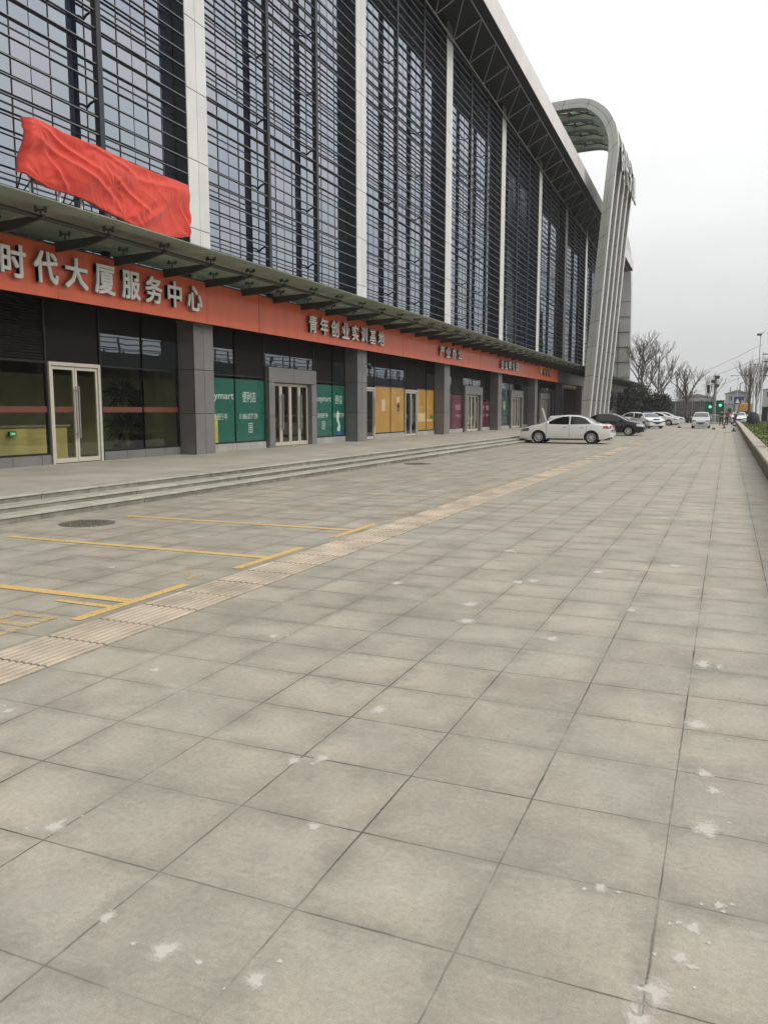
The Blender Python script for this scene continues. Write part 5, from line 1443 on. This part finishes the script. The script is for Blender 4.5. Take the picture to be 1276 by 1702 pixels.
# scooters parked along the hoarding
def scooter(x, y, lab, m):
    r_ = empty('scooter', lab, 'scooter', 'dark scooters parked along the hoarding')
    mb = MB(); mb.path([(0,-.55,.45),(0,-.1,.3),(0,.25,.32),(0,.5,.85),(0,.45,1.0)], [.12,.13,.1,.06,.04], 8); mb.bbox(-.14,.14,-.75,-.1,.55,.75,.05); mb.build('body', M[m], r_, keep=True)
    for yy in (-.55,.62): mb = MB(); mb.tube((-.05,yy,.24),(.05,yy,.24),.24,n=16); mb.build('wheel', M['tyre'], r_, keep=True)
    mb = MB(); mb.tube((-.32,.45,1.0),(.32,.45,1.0),.02); mb.tube((-.25,.45,1.0),(-.3,.5,1.2),.012); mb.tube((.25,.45,1.0),(.3,.5,1.2),.012); mb.build('handlebar', M['black'], r_, keep=True)
    r_.location = (x,y,0); r_.rotation_euler = (0,0,R(12)); return r_
SL = ['leftmost dark scooter in the row by the hoarding','second dark scooter from the left by the hoarding','third dark scooter from the left by the hoarding','fourth dark scooter by the hoarding','fifth dark scooter by the hoarding','sixth dark scooter by the hoarding','seventh dark scooter just left of the minivan']
s0 = scooter(-6.6,108,SL[0],'black')
for k in range(1,7):
    c = copy_tree(s0); c['label'] = SL[k]; c.location = (-6.6+.62*k, 108+.15*(k%3), 0); c.rotation_euler = (0,0,R(12+9*math.sin(k*2.3)))
# covered scooter and kerb-side things on the right
r_ = empty('covered_scooter', 'scooter under a dark rounded cover behind the planter wall', 'scooter')
mb = MB(); mb.grid(12, 24, lambda u, v: (2.0+(.5*math.sin(u*1.5708)+.06*u*math.sin(v*31))*math.cos(v*6.283), 76+(.95*math.sin(u*1.5708)+.06*u*math.sin(v*31))*math.sin(v*6.283), .42+1.0*math.cos(u*1.5708)+.1*math.sin(u*1.57)*math.cos(v*6.283)**2)); mb.build('cover', M['coat_dark'], r_, smooth=180)
for y in (75.4,76.7): mb = MB(); mb.tube((1.95,y,.62),(2.05,y,.62),.26,n=14); mb.build('wheel', M['tyre'], r_)
settle(r_, (2.0,76,.38))
bxk = empty('control_cabinet', 'tall dark cabinet behind the lawn on the right', 'cabinet')
mb = MB(); mb.bbox(3.2,3.75,92,92.6,.35,1.9,.03); mb.build('box', M['black'], bxk)
mb = MB(); mb.box(3.1,3.85,91.9,92.7,1.9,1.96); mb.build('roof', M['pole_grey'], bxk)
settle(bxk, (3.5,92.3,.35))
tl = empty('red_marker_post', 'post with a lit red lamp beyond the lawn', 'marker post')
mb = MB(); mb.tube((4.35,97,.3),(4.35,97,2.0),.07); mb.build('post', M['pole_white'], tl)
mb = MB(); mb.bbox(4.2,4.5,96.85,97.0,1.0,1.7,.03); mb.build('lamp', M['red_lit'], tl)
settle(tl, (4.35,97,.3))
for k, (x, y, s_, lab) in enumerate(((4.6,84,1.0,'first dark upright shrub at the right edge of the lawn'),(5.3,90,1.1,'second dark upright shrub at the right edge of the lawn'))):
    bush('upright_shrub', x, y, .38, .45, .5, 1.7*s_, 900, .12, M['hedge'], lab, 'shrub', 'upright shrubs at the lawn edge', seed=70+k)
# far rooftops
def far_house(x0, x1, y, h, lab):
    r_ = empty('far_building', lab, 'building', 'far pale buildings'); mb = MB(); mb.box(x0,x1,y,y+12,0,h); mb.build('wall', M['far_wall'], r_)
    mb = MB(); mb.prism([(x0-.4,h),(x1+.4,h),((x0+x1)/2,h+1.2)], 'y', y-.3, y+12.3); mb.build('roof', M['far_roof'], r_)
    n = max(2, int((x1-x0)/2.2))
    for k in range(n):
        for z in (1.2, h-2.0): mb = MB(); a = x0+(x1-x0)*(k+.3)/n; mb.box(a,a+.9,y-.03,y-.005,z,z+1.2); mb.build('window', M['car_glass'], r_)
    settle(r_, ((x0+x1)/2,y+6,0))
far_house(-1.0,5.5,262,6.6,'far pale building with a grey roof behind the blue sign')
far_house(-14,-4,270,5.6,'far pale building behind the grey hoarding')
far_house(9,20,250,7.5,'far pale building at the right edge')
# elevated road opposite (seen mirrored in the shop windows)
V = empty('viaduct', 'grey elevated road with railings running opposite the building', 'viaduct')
mb = MB(); mb.box(24,34,-90,330,5.6,6.9); mb.prism([(24.6,5.6),(33.4,5.6),(31,4.6),(27,4.6)], 'y', -90, 330); mb.box(24.4,33.6,-90,330,0,4.59); mb.build('deck', M['viaduct'], V)  # unseen solid base under the road, added to darken the lower window reflections
mb = MB()
for x in (24.1,33.9):
    for z in (7.3,7.75,8.2): mb.box(x-.05,x+.05,-90,330,z-.04,z+.04)
    for k in range(141): mb.box(x-.07,x+.07,-90+3*k-.07,-90+3*k+.07,6.9,8.25)
mb.build('railing', M['viaduct'], V)
for k in range(28): mb = MB(); mb.bbox(24.0,24.4,-85+15*k,-84.2+15*k,0,5.59,.05); mb.build('buttress', M['viaduct'], V)
settle(V, (29,120,0))

# ================================================================ PEOPLE
def person(x, y, rz, h, pose, top, lab, seed=0, s=1.0):
    r_ = empty('person', lab, 'person')
    # joints in metres for a 1.7 m figure facing -Y
    st = {'stand': 0.0, 'walk': .16}.get(pose, 0)
    bend = .55 if pose == 'bend' else 0
    def J(px, py, pz):      # lean the upper body forwards about the hip
        if pz > .92 and bend: dz = pz-.92; return (px, py - dz*math.sin(bend), .92 + dz*math.cos(bend))
        return (px, py, pz)
    V_ = [J(0,0,.95), J(0,0,1.15), J(0,0,1.35), J(0,0,1.46), J(0,-.01,1.53), J(0,-.02,1.62),
         J(.17,0,1.40), J(.24,-.02,1.13), J(.23,-.10,.90), J(.22,-.13,.80),
         J(-.17,0,1.40), J(-.24,-.02,1.13), J(-.23,-.10,.90), J(-.22,-.13,.80),
         (.095,0,.88), (.105,-.03-st*.6,.48), (.11,.04-st,.09), (.12,-.12-st,.04),
         (-.095,0,.88), (-.105,-.03+st*.5,.48), (-.11,.04+st,.09), (-.12,-.12+st,.04)]
    Ed = [(0,1),(1,2),(2,3),(3,4),(4,5),(2,6),(6,7),(7,8),(8,9),(2,10),(10,11),(11,12),(12,13),(0,14),(14,15),(15,16),(16,17),(0,18),(18,19),(19,20),(20,21)]
    rad = [.15,.13,.16,.06,.055,.1,.07,.05,.038,.04,.07,.05,.038,.04,.095,.065,.05,.04,.095,.065,.05,.04]
    def skin(name, ids, grow, m, parent):
        idx = {v: k for k, v in enumerate(ids)}
        me = bpy.data.meshes.new(name); me.from_pydata([V_[i] for i in ids], [(idx[a], idx[b]) for a, b in Ed if a in idx and b in idx], [])
        me.materials.append(m); o = bpy.data.objects.new(name, me); COL.objects.link(o); o.parent = parent
        md = o.modifiers.new('skin', 'SKIN')
        for i, sv in zip(ids, me.skin_vertices[0].data): sv.radius = (rad[i]*grow, rad[i]*grow*.85); sv.use_root = (i == ids[0])
        o.modifiers.new('sub', 'SUBSURF').levels = 1; o.modifiers['sub'].render_levels = 1
        return o
    skin('body', list(range(22)), 1.0, M['skin'], r_)
    skin('jacket', [0,1,2,6,7,8,10,11,12], 1.22, M[top], r_)
    skin('trousers', [0,14,15,16,18,19,20], 1.2, M['trousers'], r_)
    mb = MB(); c = J(0,.02,1.655); mb.lathe([(.03,-.09),(.105,-.04),(.115,.01),(.085,.07),(.02,.1)], c, 12); mb.build('hair', M['hair'], r_, smooth=180, keep=True)
    mb = MB()
    for sx in (-.11,.11): 
        k = 17 if sx > 0 else 21; p = V_[k]; mb.bbox(p[0]-.05,p[0]+.05,p[1]-.06,p[1]+.2,0,.09,.02)
    mb.build('shoes', M['black'], r_, keep=True)
    r_.location = (x,y,0); r_.rotation_euler = (0,0,R(rz)); r_.scale = (h/1.72,)*3
    return r_
person(-.62,93,20,1.62,'walk','coat_dark','person in a dark coat walking left of the red jacket')
person(-.1,95,-30,1.62,'stand','coat_red','person in a red jacket standing by the banded post')
person(.62,91,60,1.55,'bend','coat_brown','person in a grey-brown jacket bending forward near the blue sign')

# ================================================================ HAZE
mb = MB(); mb.box(-505,505,-505,505,-1,42)
hz = mb.build('haze', [], keep=True)
hm = bpy.data.materials.new('thin_haze'); hm.use_nodes = True
hn, hl = hm.node_tree.nodes, hm.node_tree.links; hn.clear()
ho = hn.new('ShaderNodeOutputMaterial'); hv = hn.new('ShaderNodeVolumePrincipled')
hv.inputs['Color'].default_value = (.97,.975,.98,1); hv.inputs['Density'].default_value = .0005
hl.new(hv.outputs[0], ho.inputs['Volume']); hz.data.materials.append(hm)
tag(hz, 'thin pale haze over the forecourt', 'haze', kind='stuff')
